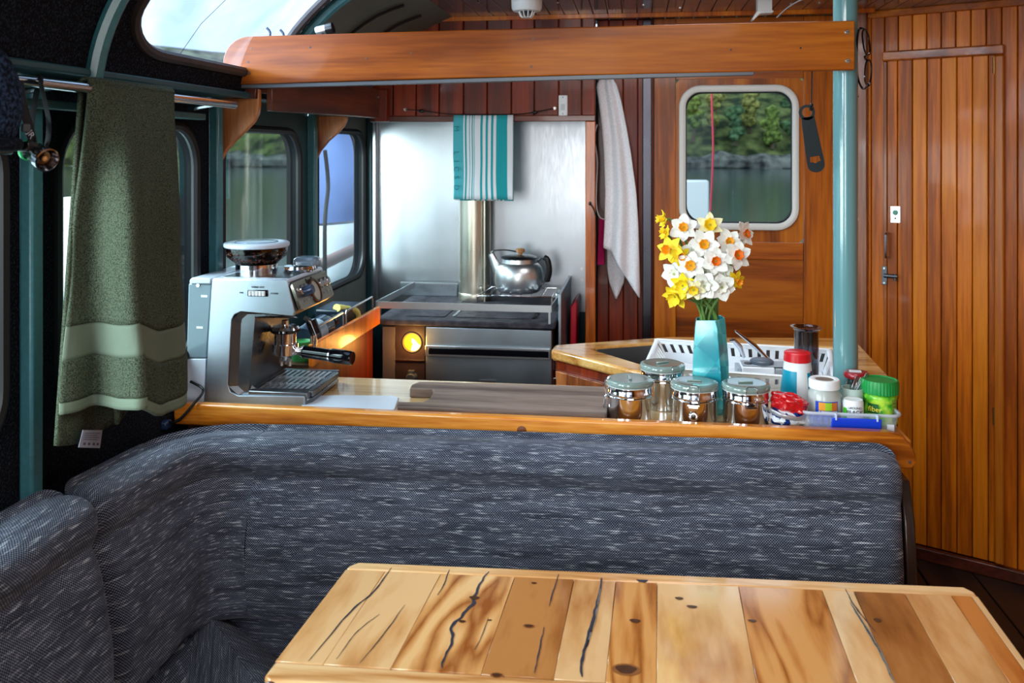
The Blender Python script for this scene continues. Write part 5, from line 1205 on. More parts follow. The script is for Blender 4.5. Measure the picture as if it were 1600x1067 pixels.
def petal_mesh(kind, m, Lp, w, curl, mode):
    key = (kind, m.name)
    if key in PET: return PET[key]
    mb = MB()
    def f(a, b):
        t = a; s_ = (b - .5) * 2
        ww = w * (sin(pi * min(1, .12 + .88 * t) ** .85) ** .75) * (1 if t < .97 else .5)
        if mode == 'point': ww *= (1 - .25 * t)
        y = s_ * ww
        return Vector((.004 + Lp * t, y, curl * t * t * Lp + .10 * abs(s_) * ww * (1 if t < .8 else .3) + .0016 * sin(t * 9 + s_ * 5)))
    mb.grid(f, 7, 4)
    me = bpy.data.meshes.new('petal'); me.from_pydata(mb.v, [], mb.f); me.polygons.foreach_set('use_smooth', [True] * len(me.polygons)); me.materials.append(m)
    PET[key] = me; return me
CUP = {}
def cup_mesh(kind, m, r, h, fl):
    key = (kind, m.name)
    if key in CUP: return CUP[key]
    mb = MB(); n = 22
    prof = [(.35 * r, 0), (.62 * r, h * .3), (.8 * r, h * .7), (r * fl, h), (r * fl * .9, h * .97), (.7 * r, h * .6), (.5 * r, h * .22), (0, h * .12)]
    mb.lathe(prof, (0, 0, 0), n)
    for i, p in enumerate(mb.v):
        if p.z > h * .85:
            a = atan2(p.y, p.x); k = 1 + .10 * sin(a * 7); p.x *= k; p.y *= k; p.z += .0016 * sin(a * 7)
    me = bpy.data.meshes.new('trumpet'); me.from_pydata(mb.v, [], mb.f); me.polygons.foreach_set('use_smooth', [True] * len(me.polygons)); me.materials.append(m)
    CUP[key] = me; return me
eye_m = bpy.data.meshes.new('stamens'); _b = MB()
for k in range(5): _b.tube([(.002 * cos(k * 1.26), .002 * sin(k * 1.26), .001), (.0028 * cos(k * 1.26), .0028 * sin(k * 1.26), .006)], .0009, 5)
eye_m.from_pydata(_b.v, [], _b.f); eye_m.materials.append(M_cg)
throat = vb + Vector((-.002, -.002, VH - .02))
frnd = random.Random(11)
def daffodil(px, py, y, look, kind, lab, size=1.0):
    c = PY(px, py, y); d = Vector(look).normalized()
    t = thing('daffodil', lab, 'flower', c, 0, 'daffodils in the teal vase')
    R = d.to_track_quat('Z', 'Y').to_matrix().to_4x4() @ Matrix.Rotation(frnd.uniform(0, 1.05), 4, 'Z')
    pm_, cm_, Lp, w, curl, mode, cr, chh, fl = {
        'white': (M_pw, M_co, .029, .0125, .10, 'round', .0095, .008, 1.15), 'deep': (M_pw, M_cd, .028, .0125, .05, 'round', .0098, .010, 1.15),
        'yellowcup': (M_pc, M_cy, .029, .0115, .16, 'point', .0125, .010, 1.2), 'flat': (M_pw, M_co, .030, .0135, -.05, 'round', .0105, .006, 1.2),
        'yellow': (M_py, M_co, .028, .0105, .0, 'point', .010, .020, 1.1), 'double': (M_py, M_py, .026, .011, .25, 'point', .012, .016, 1.25),
        'pale': (M_pw, M_cw, .028, .0135, .12, 'round', .011, .006, 1.3), 'bud': (M_py, M_cy, .017, .007, .35, 'point', .008, .016, 1.1)}[kind]
    def put(me, nm, M):
        o = bpy.data.objects.new(nm, me); COL.objects.link(o); o.parent = t; o.matrix_local = M; MW[o] = MW[t]; return o
    for k in range(6):
        M = R @ Matrix.Rotation(2 * pi * k / 6 + frnd.uniform(-.08, .08), 4, 'Z') @ Matrix.Translation((0, 0, -.001 * (k % 2))) @ Matrix.Rotation(frnd.uniform(-.16, .16), 4, 'Y') @ Matrix.Rotation(frnd.uniform(-.2, .2), 4, 'X') @ Matrix.Scale(1.12 * size * frnd.uniform(.94, 1.06), 4)
        put(petal_mesh(kind, pm_, Lp, w, curl, mode), 'petal', M)
    if kind == 'double':
        for k in range(7): put(petal_mesh(kind, pm_, Lp, w, curl, mode), 'petal', R @ Matrix.Rotation(2 * pi * k / 7 + .4, 4, 'Z') @ Matrix.Translation((0, 0, .004)) @ Matrix.Rotation(-.6, 4, 'Y') @ Matrix.Scale(size * .8, 4))
    put(cup_mesh(kind, cm_, cr, chh, fl), 'trumpet', R @ Matrix.Scale(size * 1.08, 4)); put(eye_m, 'stamens', R)
    a = c - d * .006; e = throat + Vector((frnd.uniform(-.022, .022), frnd.uniform(-.014, .018), 0)); bq = e + Vector((0, 0, .045)); bq.x += (a.x - e.x) * .12; bq.y += (a.y - e.y) * .12
    mid = a - d * .018 + Vector((0, 0, -.008))
    pth = bez([a, mid, mid.lerp(bq, .5) , bq, e, e - Vector((0, 0, .13))], 6)
    MB().tube(pth, [.0028] * 4 + [.0033] * (len(pth) - 4), 7).build('stem', M_stem, t)
FY = 2.35
for q in (
    (1068, 356, FY + .01, (-.1, -1, .35), 'white', 'white daffodil with an orange cup at the top left of the bunch', 1.05),
    (1109, 352, FY, (.05, -1, .30), 'yellowcup', 'cream daffodil with a large yellow cup at the very top of the bunch', 1.0),
    (1163, 366, FY + .02, (.8, -.7, .25), 'deep', 'white daffodil turned to the right at the upper right edge', 1.0),
    (1139, 378, FY + .01, (.25, -1, .2), 'white', 'white daffodil with small orange cup, second in from the upper right edge', 1.0),
    (1100, 382, FY - .015, (.0, -1, .15), 'white', 'white daffodil with orange rimmed cup, near the top centre', 1.1),
    (1152, 399, FY - .03, (.35, -1, .25), 'deep', 'white daffodil with deep orange cup at the right of the bunch', 1.1),
    (1118, 408, FY - .035, (.12, -1, .1), 'deep', 'white daffodil with greyish orange cup in the middle of the bunch', 1.0),
    (1079, 415, FY - .035, (-.15, -1, .1), 'flat', 'white daffodil with broad flat orange cup, left of the middle', 1.0),
    (1150, 438, FY - .01, (.5, -.8, -.2), 'yellow', 'white and yellow daffodil facing down at the lower right', .8),
    (1100, 446, FY - .04, (-.05, -1, -.15), 'pale', 'pure white daffodil with green eye at the bottom centre', 1.1),
    (1127, 448, FY - .035, (.2, -1, -.2), 'pale', 'pure white daffodil at the bottom, right of the green eyed one', 1.05),
    (1046, 390, FY - .01, (-.5, -1, .1), 'yellow', 'bright yellow daffodil with orange trumpet at the left edge', 1.1),
    (1062, 400, FY - .02, (.3, -1, .0), 'yellow', 'yellow daffodil with orange trumpet tucked right of the left edge one', .85),
    (1040, 364, FY + .01, (-.7, -.6, .5), 'bud', 'small yellow daffodil bud above the left edge', .9),
    (1038, 343, FY + .03, (-1, -.3, .1), 'bud', 'drooping yellow bud sticking out alone at the top left', 1.15),
    (1054, 428, FY - .01, (-.5, -1, -.05), 'pale', 'ruffled white daffodil at the lower left edge', 1.0),
    (1068, 446, FY - .03, (-.3, -1, -.05), 'double', 'double yellow daffodil at the lower left', 1.1),
    (1056, 462, FY - .015, (-.4, -.9, -.4), 'double', 'ragged double yellow daffodil hanging lowest at the left', 1.1),
    (1084, 452, FY - .045, (-.2, -1, -.3), 'yellowcup', 'cream petalled daffodil beside the double yellow ones', .8),
    (1130, 408, FY + .01, (.2, -1, .15), 'pale', 'white daffodil half hidden behind the right hand flowers', 1.05),
    (1086, 396, FY + .005, (-.1, -1, .2), 'pale', 'white daffodil half hidden in the upper middle', 1.1),
    (1124, 430, FY - .0, (.1, -1, .0), 'pale', 'white daffodil half hidden above the bottom pair', 1.1),
    (1100, 425, FY + .01, (-.05, -1, .0), 'pale', 'white daffodil deep inside the lower middle of the bunch', 1.05)):
    daffodil(*q)
# ---- dish rack on the sink counter
ZD = ZS + .001
rim = .967
RL, RR = PZ(1026, 530, rim), PZ(1296, 546, rim)
ex = (RR - RL).normalized(); ey = Vector((ex.y, -ex.x, 0)); DR = .235; LR = (RR - RL).length
drk = thing('dish_rack', 'white slotted plastic dish rack behind the vase', 'dish rack', (RL.x + .25, RL.y - .1, ZD))
def rk_(u, v, z): q = RL + ex * u + ey * v; return Vector((q.x, q.y, z))
def slotwall(p, q, pt, qt, z0, z1, n, nm, w0, w1):
    "wall over the base line p-q leaning out to the rim line pt-qt, with n upright slots between heights w0 and w1"
    th = Vector((0, 0, 0)); out = MB(); nn = Vector(((q - p).y, -(q - p).x, 0)).normalized() * .0035
    def P(t, z): k = (z - z0) / (z1 - z0); w = p.lerp(q, t).lerp(pt.lerp(qt, t), k); return Vector((w.x, w.y, z))
    def slab(t0, t1, a, b):
        A = [P(t0, a), P(t1, a), P(t1, a) + nn, P(t0, a) + nn]; B = [P(t0, b), P(t1, b), P(t1, b) + nn, P(t0, b) + nn]; out.hexa(A, B)
    slab(0, 1, z0, w0); slab(0, 1, w1, z1); s_ = 1 / n
    for k in range(n + 1): slab(max(0, k * s_ - s_ * .30), min(1, k * s_ + s_ * .30), w0, w1)
    return out.build(nm, M_white, drk, .0006, seg=1)
c0, c1, c2, c3 = rk_(.035, .012, 0), rk_(LR - .02, .012, 0), rk_(LR - .02, DR, 0), rk_(.035, DR, 0)
t0, t1, t2, t3 = rk_(0, 0, 0), rk_(LR, 0, 0), rk_(LR, DR + .012, 0), rk_(0, DR + .012, 0)
slotwall(c0, c1, t0, t1, ZD + .010, rim, 19, 'rear_side', rim - .036, rim - .012)
slotwall(c3, c2, t3, t2, ZD + .010, ZD + .045, 19, 'front_side', ZD + .020, ZD + .036)
slotwall(c3, c0, t3, t0, ZD + .010, ZD + .060, 8, 'end_side', ZD + .026, ZD + .050)
slotwall(c2, c1, t2, t1, ZD + .010, ZD + .060, 8, 'end_side', ZD + .026, ZD + .050)
MB().hexa([Vector((p.x, p.y, ZD)) for p in (c0, c1, c2, c3)], [Vector((p.x, p.y, ZD + .010)) for p in (c0, c1, c2, c3)]).build('base', M_white, drk, .003)
MB().tube([Vector((t0.x, t0.y, rim)), Vector((t1.x, t1.y, rim))], .005, 8, flat=(1.5, .6)).build('rim', M_white, drk)
for a_, b_ in ((t0, t3), (t1, t2)): MB().tube(bez([Vector((a_.x, a_.y, rim)), Vector((a_.lerp(b_, .12).x, a_.lerp(b_, .12).y, ZD + .066)), Vector((b_.x, b_.y, ZD + .047))], 5), .005, 8, flat=(1.5, .6)).build('rim', M_white, drk)
MB().tube([Vector((t3.x, t3.y, ZD + .047)), Vector((t2.x, t2.y, ZD + .047))], .005, 8, flat=(1.5, .6)).build('rim', M_white, drk)
ut0, ut1 = PY(1149, 517, 2.70), PY(1180, 541, 2.70)
tag(MB().tube([ut0, ut0.lerp(ut1, .4), ut1, ut1 + (ut1 - ut0) * .8 + Vector((0, -.01, -.01))], [.007, .010, .014, .010], 10, flat=(1.4, .5)).build('serving_spoon', M_satin), 'steel spoon handle leaning up over the dish rack rim', 'spoon')
ut0, ut1 = PY(1146, 531, 2.72), PY(1156, 542, 2.72)
tag(MB().tube([ut0 + Vector((-.012, 0, -.003)), ut0, ut1, ut1 + Vector((.012, .0, -.03))], [.005, .012, .014, .008], 10, flat=(1.3, .6)).build('fork_handle', M_satin), 'second short cutlery handle showing over the dish rack rim, beside the vase', 'cutlery')
# ---- small white appliance box
a_, b_ = PY(1157, 570, 2.55), PY(1230, 640, 2.55)
wb_ = thing('white_dispenser', 'white and grey plastic box with a round grey lid behind the right canister', 'box', ((a_.x + b_.x) / 2, 2.58, zc))
ztb = PY(1190, 573, 2.53).z
MB().box(PY(1159, 600, 2.52).x, 2.52, zc, PY(1211, 600, 2.52).x, 2.592, ztb).build('body', M_white, wb_, .004)
MB().prism([(PY(1159, 600, 2.52).x - .0005, 2.5205), (PY(1159, 600, 2.52).x - .012, 2.53), (PY(1159, 600, 2.52).x - .012, 2.59), (PY(1159, 600, 2.52).x - .0005, 2.592)], 'z', zc, ztb - .004).build('side_flap', M_greyplastic, wb_, .002)
MB().box(PY(1211, 600, 2.52).x + .0005, 2.524, zc, PY(1236, 600, 2.52).x, 2.592, ztb - .002).build('grey_end', M_greyplastic, wb_, .004)
for px in (1218, 1229): MB().box(PY(px, 600, 2.52).x - .004, 2.521, zc + .02, PY(px, 600, 2.52).x + .004, 2.5245, ztb - .02).build('rib', M_white, wb_, .002)
MB().box(PY(1160, 600, 2.53).x, 2.527, ztb + .0003, PY(1234, 600, 2.53).x, 2.588, ztb + .004).build('top_plate', M_greyplastic, wb_, .002)
p = PY(1190, 569, 2.56); MB().lathe([(0, .012), (.026, .011), (.032, .007), (.032, 0)], (p.x, 2.557, ztb + .0042), 28).build('round_lid', mat('slate_lid', (84, 96, 108), .35), wb_)
p = PY(1172, 572, 2.545); MB().lathe([(0, .003), (.010, .003), (.011, 0)], (p.x - .006, 2.545, ztb + .0042), 18).build('button', M_darkgrey, wb_)
for k in range(3): MB().box(PY(1180, 600, 2.52).x, 2.5192, ztb - .040 - k * .006, PY(1206, 600, 2.52).x - .004 * k, 2.5199, ztb - .038 - k * .006).build('printed_line', mat('faint_print', (176, 160, 190), .5), wb_)
# ---- coffee press tube with black base
p = PY(1260, 510, 2.60); ap = thing('coffee_press', 'tall smoky grey coffee press cylinder with flared rim and black base', 'coffee press', (p.x, 2.60, zc))
zt_ = PY(1260, 510, 2.60).z - zc; r_ = .0335
M_smoke = thin_glass('smoky_plastic', (186, 186, 196), 1.0)
MB().lathe([(r_ - .002, .045), (r_, .045), (r_, zt_ - .012), (r_ + .004, zt_ - .006), (r_ + .010, zt_ - .002), (r_ + .010, zt_), (r_ + .002, zt_), (r_ - .003, zt_ - .006), (r_ - .003, .05)], (p.x, 2.60, zc), 36).build('tube', M_smoke, ap)
MB().lathe([(0, 0), (.042, 0), (.042, .006), (.036, .012), (.0355, .05), (0, .05)], (p.x, 2.60, zc), 32).build('base', M_black, ap)
MB().tube(bez([(p.x + .035, 2.60, zc + .044), (p.x + .048, 2.60, zc + .040), (p.x + .046, 2.60, zc + .010)], 5), .004, 8).build('catch', M_black, ap)
MB().lathe([(0, .052), (r_ - .004, .052), (r_ - .004, .075), (0, .08)], (p.x, 2.60, zc), 28).build('plunger', mat('dark_seal', (52, 44, 44), .5), ap)
# ---- white bottle with red cap
p = PY(1246, 600, 2.44); wbz = PY(1248, 549, 2.44).z - zc
bt = thing('cleaner_bottle', 'white plastic bottle with turquoise bands and a red cap', 'bottle', (p.x, 2.44, zc))
MB().lathe([(0, 0), (.040, 0), (.043, .004), (.043, wbz * .35), (.038, wbz * .62), (.034, wbz * .83), (.033, wbz * .84)], (p.x, 2.44, zc), 40).build('body', M_white, bt)
M_turq = mat('turquoise_label', (0, 152, 186), .35)
def band(a0, a1, z0, z1, rr, m, nm):
    def f(a, b):
        z = z0 + (z1 - z0) * b; an = radians(a0 + (a1 - a0) * a); r2 = rr(z) + .0006; return Vector((p.x + r2 * cos(an), 2.44 + r2 * sin(an), zc + z))
    return MB().grid(f, 10, 8).build(nm, m, bt, 0, 180)
def br(z):
    k = z / wbz
    return .043 if k < .35 else .043 + (.038 - .043) * (k - .35) / .27 if k < .62 else .038 + (.034 - .038) * (k - .62) / .21
band(180, 258, .02, wbz * .70, br, M_turq, 'blue_band'); band(300, 360, .03, wbz * .68, br, M_turq, 'blue_band'); band(318, 342, wbz * .48, wbz * .70, lambda z: br(z) + .0006, mat('dark_red_patch', (110, 30, 50), .4), 'red_patch')
MB().lathe([(.0345, wbz * .84), (.0355, wbz * .845), (.034, wbz * .985), (.031, wbz), (0, wbz)], (p.x, 2.44, zc), 36).build('cap', mat('red_cap', (206, 22, 36), .3), bt)
# ---- crumpled red coffee bag
c = PY(1231, 640, 2.295); c.z = zc
bg = thing('coffee_bag', 'crumpled red foil coffee bag folded down beside the right canister', 'bag', c)
def bag(cx, cz, rx, ry, rz, seed, amp):
    b = bmesh.new(); bmesh.ops.create_icosphere(b, subdivisions=4, radius=1)
    mb = MB(); vs = []
    for v in b.verts:
        p_ = v.co.copy(); cell = noise.voronoi(p_ * 1.9 + Vector((seed, 0, 0)))[0]
        k = 1 + amp * (cell[1] - cell[0] - .35) + .12 * noise.noise(p_ * 2.2 + Vector((seed, 3, 1)))
        sx = abs(p_.x) ** .8 * (1 if p_.x > 0 else -1); sz_ = abs(p_.z) ** .7 * (1 if p_.z > 0 else -1)
        vs.append(Vector((cx + sx * rx * k, c.y + p_.y * ry * k, cz + sz_ * rz * k)))
    mb.add(vs, [tuple(x.index for x in f.verts) for f in b.faces]); b.free(); return mb
M_red = mat('red_foil', (196, 20, 28), .22, coat=.6); M_bluew = speckle('blue_white_print', (24, 50, 120), (226, 232, 240), 42, .50, .53, .3, 0)
rb1 = bag(c.x - .004, zc + .024, .044, .034, .024, 2.0, .25)
for v in rb1.v: v.z = max(v.z, zc + .0005)
rb1.build('lower_bag', M_bluew, bg, 0, 24)
rb1 = bag(c.x + .003, zc + .056, .046, .034, .026, 7.0, .30)
for v in rb1.v: v.z += .25 * (c.x - v.x) * .6
rb1.build('red_wrap', M_red, bg, 0, 12)
MB().tube(bez([(c.x - .046, c.y - .018, zc + .042), (c.x - .02, c.y - .037, zc + .034), (c.x + .02, c.y - .037, zc + .028), (c.x + .042, c.y - .02, zc + .036)], 6), .005, 6, flat=(.4, 1.2)).build('silver_edge', mat('silver_foil', (196, 204, 216), .25, metal=.7), bg)
# ---- clear storage tub with jars
bx0, bx1 = PY(1256, 660, 2.255).x, PY(1408, 660, 2.255).x
by0, by1 = 2.262, 2.425; bz = zc; bh = PY(1320, 649, 2.25).z - zc
M_tub = mat('clear_tub', (206, 216, 234), .25, alpha=.22, coat=.3)
tbx = thing('storage_tub', 'clear plastic storage tub with a blue clip on the counter end', 'tub', ((bx0 + bx1) / 2, 2.34, bz))
lo = rrect(bx0 + .006, by0 + .004, bx1 - .006, by1 - .004, .02, 4); hi = rrect(bx0, by0, bx1, by1, .02, 4)
n_ = len(lo); vs = [Vector((x, y, bz + .001)) for x, y in lo] + [Vector((x, y, bz + bh)) for x, y in hi]
MB().add(vs, [tuple(range(n_))] + [(k, (k + 1) % n_, n_ + (k + 1) % n_, n_ + k) for k in range(n_)]).build('walls', M_tub, tbx, 0, 30, solid=.0016)
MB().tube([Vector((x, y, bz + bh)) for x, y in rrect(bx0 - .003, by0 - .003, bx1 + .003, by1 + .003, .022, 4)], .004, 6, closed=True).build('rim', mat('tub_rim', (206, 214, 228), .25, alpha=.6), tbx)
cx0, cx1 = PY(1299, 665, 2.255).x, PY(1377, 665, 2.255).x
M_blue = mat('royal_blue_clip', (18, 62, 206), .35)
MB().prism([(2.256, bz + .006), (2.2615, bz + .006), (2.2565, bz + bh - .008), (2.250, bz + bh - .006), (2.249, bz + bh - .012), (2.252, bz + .012)], 'x', cx0, cx1).build('clip', M_blue, tbx, .002)
for x in (cx0 + .010, cx1 - .010): MB().box(x - .002, 2.2465, bz + bh - .012, x + .002, 2.2585, bz + bh + .003).build('clip_hook', mat('clip_hook', (190, 204, 236), .3), tbx, .001)
M_bluefill = mat('blue_wrapper', (20, 66, 190), .3)
p = PY(1277, 664, 2.29)
def wrap(a, b):
    return Vector((bx0 + .018 + .055 * a, 2.284 + .006 * noise.noise(Vector((a * 7, b * 3, 2))), bz + .004 + .034 * b + .006 * noise.noise(Vector((a * 11, b, 5)))))
tag(MB().grid(wrap, 14, 6).build('blue_packet', M_bluefill, None, 0, 20, solid=.004), 'crumpled blue packet inside the clear tub, left of the blue clip', 'packet')
st_ = [PY(1392, 668, 2.255), PY(1404, 677, 2.255)]
MB().box(bx1 - .030, by0 - .0005, bz + .006, bx1 - .014, by0 + .0008, bz + .022).build('price_sticker', mat('sticker', (206, 212, 226), .5), tbx)
M_clear = thin_glass('jar_glass', (222, 230, 228), .9)
def jar(px, y, prof, m, nm, lab, cat='jar', n=36, z0=.003):
    p = PY(px, 640, y); c = Vector((p.x, y, bz + z0)); t = thing(nm, lab, cat, c); MB().lathe(prof, c, n).build('body', m, t); return t, c
def patch(c, r, a0, a1, z0, z1, m, nm, par, off=.0006):
    def f(a, b): an = radians(a0 + (a1 - a0) * a); return Vector((c.x + (r + off) * cos(an), c.y + (r + off) * sin(an), c.z + z0 + (z1 - z0) * b))
    return MB().grid(f, 10, 1).build(nm, m, par, 0, 180)
def rtext(body, size, c, r, ang, z, m, par, nm='lettering'):
    a = radians(ang); o = Vector((c.x + r * cos(a), c.y + r * sin(a), c.z + z)); return text(body, size, frame(o, (-sin(a), cos(a), 0), (0, 0, 1)), m, nm, par, .0003)
# white lidded spice jar
h = PY(1291, 592, 2.32).z - bz - .003
t, c = jar(1288, 2.325, [(0, 0), (.036, 0), (.039, .004), (.040, h * .5), (.039, h * .68), (.034, h * .76), (.033, h * .80), (0, h * .80)], mat('frosted_jar', (176, 182, 178), .25, coat=.3), 'spice_jar', 'squarish clear jar with a white lid and orange and green label in the tub')
MB().lathe([(.034, h * .80), (.0375, h * .80), (.0375, h * .97), (.035, h), (.026, h), (.024, h - .002), (0, h - .002)], c, 36).build('lid', M_white, t)
MB().lathe([(0, h - .0015), (.022, h - .0015)], c, 24).build('lid_window', mat('dull_lid_window', (120, 112, 104), .3), t)
fa = 262
patch(c, .040, fa - 34, fa + 48, .012, h * .56, mat('blue_label', (26, 66, 180), .4), 'label', t)
for k, col in enumerate(((226, 150, 40), (150, 196, 40), (206, 110, 40))): patch(c, .040, fa - 22 + 22 * k, fa + 22 * k, h * .36, h * .54, mat('label_block_%d' % k, col, .4), 'label_block', t, .0010)
patch(c, .040, fa - 22, fa + 44, .014, h * .35, mat('label_white', (232, 234, 240), .4), 'label_block', t, .0010)
for k in range(2): patch(c, .040, fa - 18, fa + 30 - 14 * k, h * (.24 - .08 * k), h * (.265 - .08 * k), mat('grey_print', (150, 160, 190), .4), 'printed_line', t, .0014)
# small white pot
h = PY(1333, 624, 2.30).z - bz - .003
t, c = jar(1333, 2.305, [(0, 0), (.0225, 0), (.0245, .003), (.0245, h * .9), (.022, h), (.012, h), (0, h - .003)], M_white, 'pepper_pot', 'small white pot of ground black pepper in the front of the tub', 'pot')
patch(c, .0245, 190, 222, .01, h * .72, mat('green_label', (70, 180, 40), .4), 'label', t)
rtext('GROUND', .0075, c, .0252, 266, h - .0165, M_black, t); rtext('BLACK', .0125, c, .0252, 266, h - .0265, M_black, t)
# green tub with green lid
h = PY(1375, 592, 2.345).z - bz - .003
M_green = mat('green_print', (96, 196, 40), .3, coat=.3); q = NT(M_green); tc = q.n('TexCoord'); nz = q.n('TexNoise', Scale=34.0, Detail=2.0); q.l(tc.outputs['Object'], nz.inputs['Vector'])
q.l(q.ramp(nz.outputs['Fac'], [(.38, (40, 150, 36)), (.5, (110, 200, 44)), (.64, (186, 226, 70))]), q.b.inputs['Base Color'])
t, c = jar(1375, 2.345, [(0, 0), (.039, 0), (.042, .004), (.042, h * .20), (.036, h * .38), (.036, h * .46), (.041, h * .60), (.040, h * .66), (.036, h * .70), (0, h * .70)], M_green, 'fibre_tub', 'green plastic tub with a ribbed green screw lid at the right end', 'tub')
lidm = MB(); lidm.lathe([(.0425, h * .70), (.044, h * .705), (.044, h * .94), (.042, h), (.038, h), (.036, h - .002), (0, h - .002)], c, 72)
for i, v in enumerate(lidm.v):
    d = Vector((v.x - c.x, v.y - c.y, 0))
    if d.length > .0435:
        a = atan2(d.y, d.x); k = 1 + .014 * (1 if int(round(a / (2 * pi) * 72)) % 2 else -1); v.x = c.x + d.x * k; v.y = c.y + d.y * k
lidm.build('lid', mat('green_lid', (10, 140, 62), .4), t, 0, 20)
patch(c, .0375, 214, 250, h * .28, h * .50, mat('dark_green_label', (14, 92, 40), .4), 'label', t, .0042)
rtext('fiber', .018, c, .0425, 240, h * .38, mat('yellow_print', (246, 230, 60), .4), t)
patch(c, .0375, 296, 318, h * .10, h * .62, mat('label_small_print', (120, 160, 60), .4), 'label', t, .0048)
for k in range(6): patch(c, .0375, 298, 316 - (k % 3) * 3, h * (.14 + .075 * k), h * (.165 + .075 * k), mat('olive_print', (96, 110, 30), .4), 'printed_line', t, .0056)
# jar with red lid behind
h = PY(1342, 579, 2.40).z - bz - .003
t, c = jar(1338, 2.393, [(0, 0), (.024, 0), (.026, .004), (.026, h * .72), (.022, h * .82), (.022, h * .86), (.0205, h * .86), (.0245, h * .70), (.0245, .006), (0, .004)], M_clear, 'red_lid_jar', 'glass jar with a red screw lid and white sticker at the back of the tub')
M_rl = mat('red_lid', (150, 12, 30), .3, coat=.4)
ld = MB().lathe([(.024, h * .865), (.030, h * .87), (.031, h * .90), (.030, h * .965), (.028, h * .99), (.0, h)], c, 36).build('lid', M_rl, t)
MB().hexa([c + Vector((x, y, h * 1.0)) for x, y in ((-.020, -.010), (.010, -.012), (.013, .008), (-.016, .010))], [c + Vector((x, y, h * 1.0 + .001)) for x, y in ((-.020, -.010), (.010, -.012), (.013, .008), (-.016, .010))]).build('sticker', M_white, ld)
patch(c, .026, 195, 235, h * .25, h * .62, M_white, 'label', t)
MB().lathe([(0, .005), (.0235, .006), (.0235, h * .5), (0, h * .5)], c, 24).build('contents', mat('pale_contents', (206, 210, 204), .6), t)
# white cup with steel strips (tea spoons)
c0 = PY(1336, 640, 2.345); c = Vector((c0.x - .004, 2.352, bz + .003)); hcp = PY(1330, 607, 2.35).z - bz
tag(MB().lathe([(0, 0), (.022, 0), (.027, hcp), (.0255, hcp), (.021, .003), (0, .003)], c, 28).build('pale_cup', mat('pale_grey_cup', (176, 196, 190), .35)), 'pale grey green cup behind the white pepper pot in the tub', 'cup')
for k, (px0, py0, px1, py1) in enumerate(((1330, 612, 1340, 588), (1338, 612, 1356, 583), (1334, 613, 1347, 590))):
    a, b = PY(px0, py0, 2.35 + .004 * k), PY(px1, py1, 2.352 + .004 * k); dd = (b - a).normalized(); a2 = a - dd * .03
    tag(MB().hexa([a2 + Vector((s_, 0, 0)) for s_ in (-.002, .002)] + [a2 + Vector((s_, .0012, 0)) for s_ in (.002, -.002)], [b + Vector((s_, 0, 0)) for s_ in (-.0042, .0042)] + [b + Vector((s_, .0012, 0)) for s_ in (.0042, -.0042)]).build('spoon_handle', M_satin, None, .0004), ['flat steel handle leaning leftmost in the pale cup', 'tallest flat steel handle leaning right in the pale cup', 'flat steel handle between the other two in the pale cup'][k], 'spoon')
# small green and cream can behind the red bag
c0 = PY(1262, 640, 2.36); h = PY(1262, 606, 2.36).z - zc; c = Vector((c0.x + .003, 2.462, zc + .0005))
t = thing('small_can', 'small cream and green labelled can half hidden behind the spice jar', 'can', c)
MB().lathe([(0, 0), (.027, 0), (.028, .002), (.028, h - .002), (.0265, h), (.0255, h - .004), (0, h - .004)], c, 30).build('body', mat('cream_can', (196, 204, 160), .35), t)
patch(c, .028, 236, 278, h * .40, h * .66, mat('can_green', (60, 150, 60), .4), 'label', t); patch(c, .028, 238, 276, h * .62, h * .84, mat('can_dark', (40, 52, 30), .4), 'label', t, .0009)
rtext('OLIVE', .008, c, .0292, 256, h * .74, M_white, t)
# ================================================================== HANGING THINGS
M_tow = speckle('olive_terry', (40, 44, 36), (88, 98, 80), 420, .36, .62, .95, .6, .004)
M_towband = mat('olive_woven_band', (96, 108, 92), .8, bump=.2, bscale=140)
M_towhem = mat('olive_hem', (104, 118, 100), .85, bump=.2, bscale=200)
bt_ = thing('bath_towel', 'olive green bath towel folded over the steel grab rail', 'towel', (-1.07, 1.95, 1.02))
zr = ra.lerp(rb, .6).z + .013
def sect(cols, a):
    "polyline in (y, x) by arc parameter"
    acc = [0]
    for p, q in zip(cols, cols[1:]): acc.append(acc[-1] + sqrt((q[0] - p[0]) ** 2 + (q[1] - p[1]) ** 2))
    t = a * acc[-1]
    for i in range(len(cols) - 1):
        if t <= acc[i + 1] + 1e-9:
            k = (t - acc[i]) / max(1e-9, acc[i + 1] - acc[i]); return cols[i][0] + (cols[i + 1][0] - cols[i][0]) * k, cols[i][1] + (cols[i + 1][1] - cols[i][1]) * k
    return cols[-1]
def smooth(cols): return [(p.x, p.y) for p in bez([Vector((a, b, 0)) for a, b in cols], 6)]
# three sections of the front sheet (y along the rail, x out from the side): top, middle, hem
TOP = smooth([(1.632, -1.074), (1.65, -1.060), (1.69, -1.056), (1.75, -1.058), (1.82, -1.060), (1.90, -1.061), (1.94, -1.064)])
MID = smooth([(1.610, -1.090), (1.645, -1.078), (1.640, -1.045), (1.612, -.995), (1.602, -.966), (1.616, -.962), (1.640, -.992), (1.69, -1.010), (1.73, -1.014), (1.80, -1.022), (1.86, -1.018), (1.925, -1.042)])
BOT = smooth([(1.575, -1.095), (1.60, -1.078), (1.645, -1.070), (1.640, -1.035), (1.605, -.975), (1.590, -.940), (1.606, -.936), (1.635, -.975), (1.685, -1.0), (1.74, -.996), (1.81, -1.012), (1.87, -1.004), (1.945, -1.036)])
ZB = 1.055
def zbot(a): return 1.045 + .012 * exp(-((a - .38) / .1) ** 2) - .065 / (1 + exp(-(a - .62) * 22))
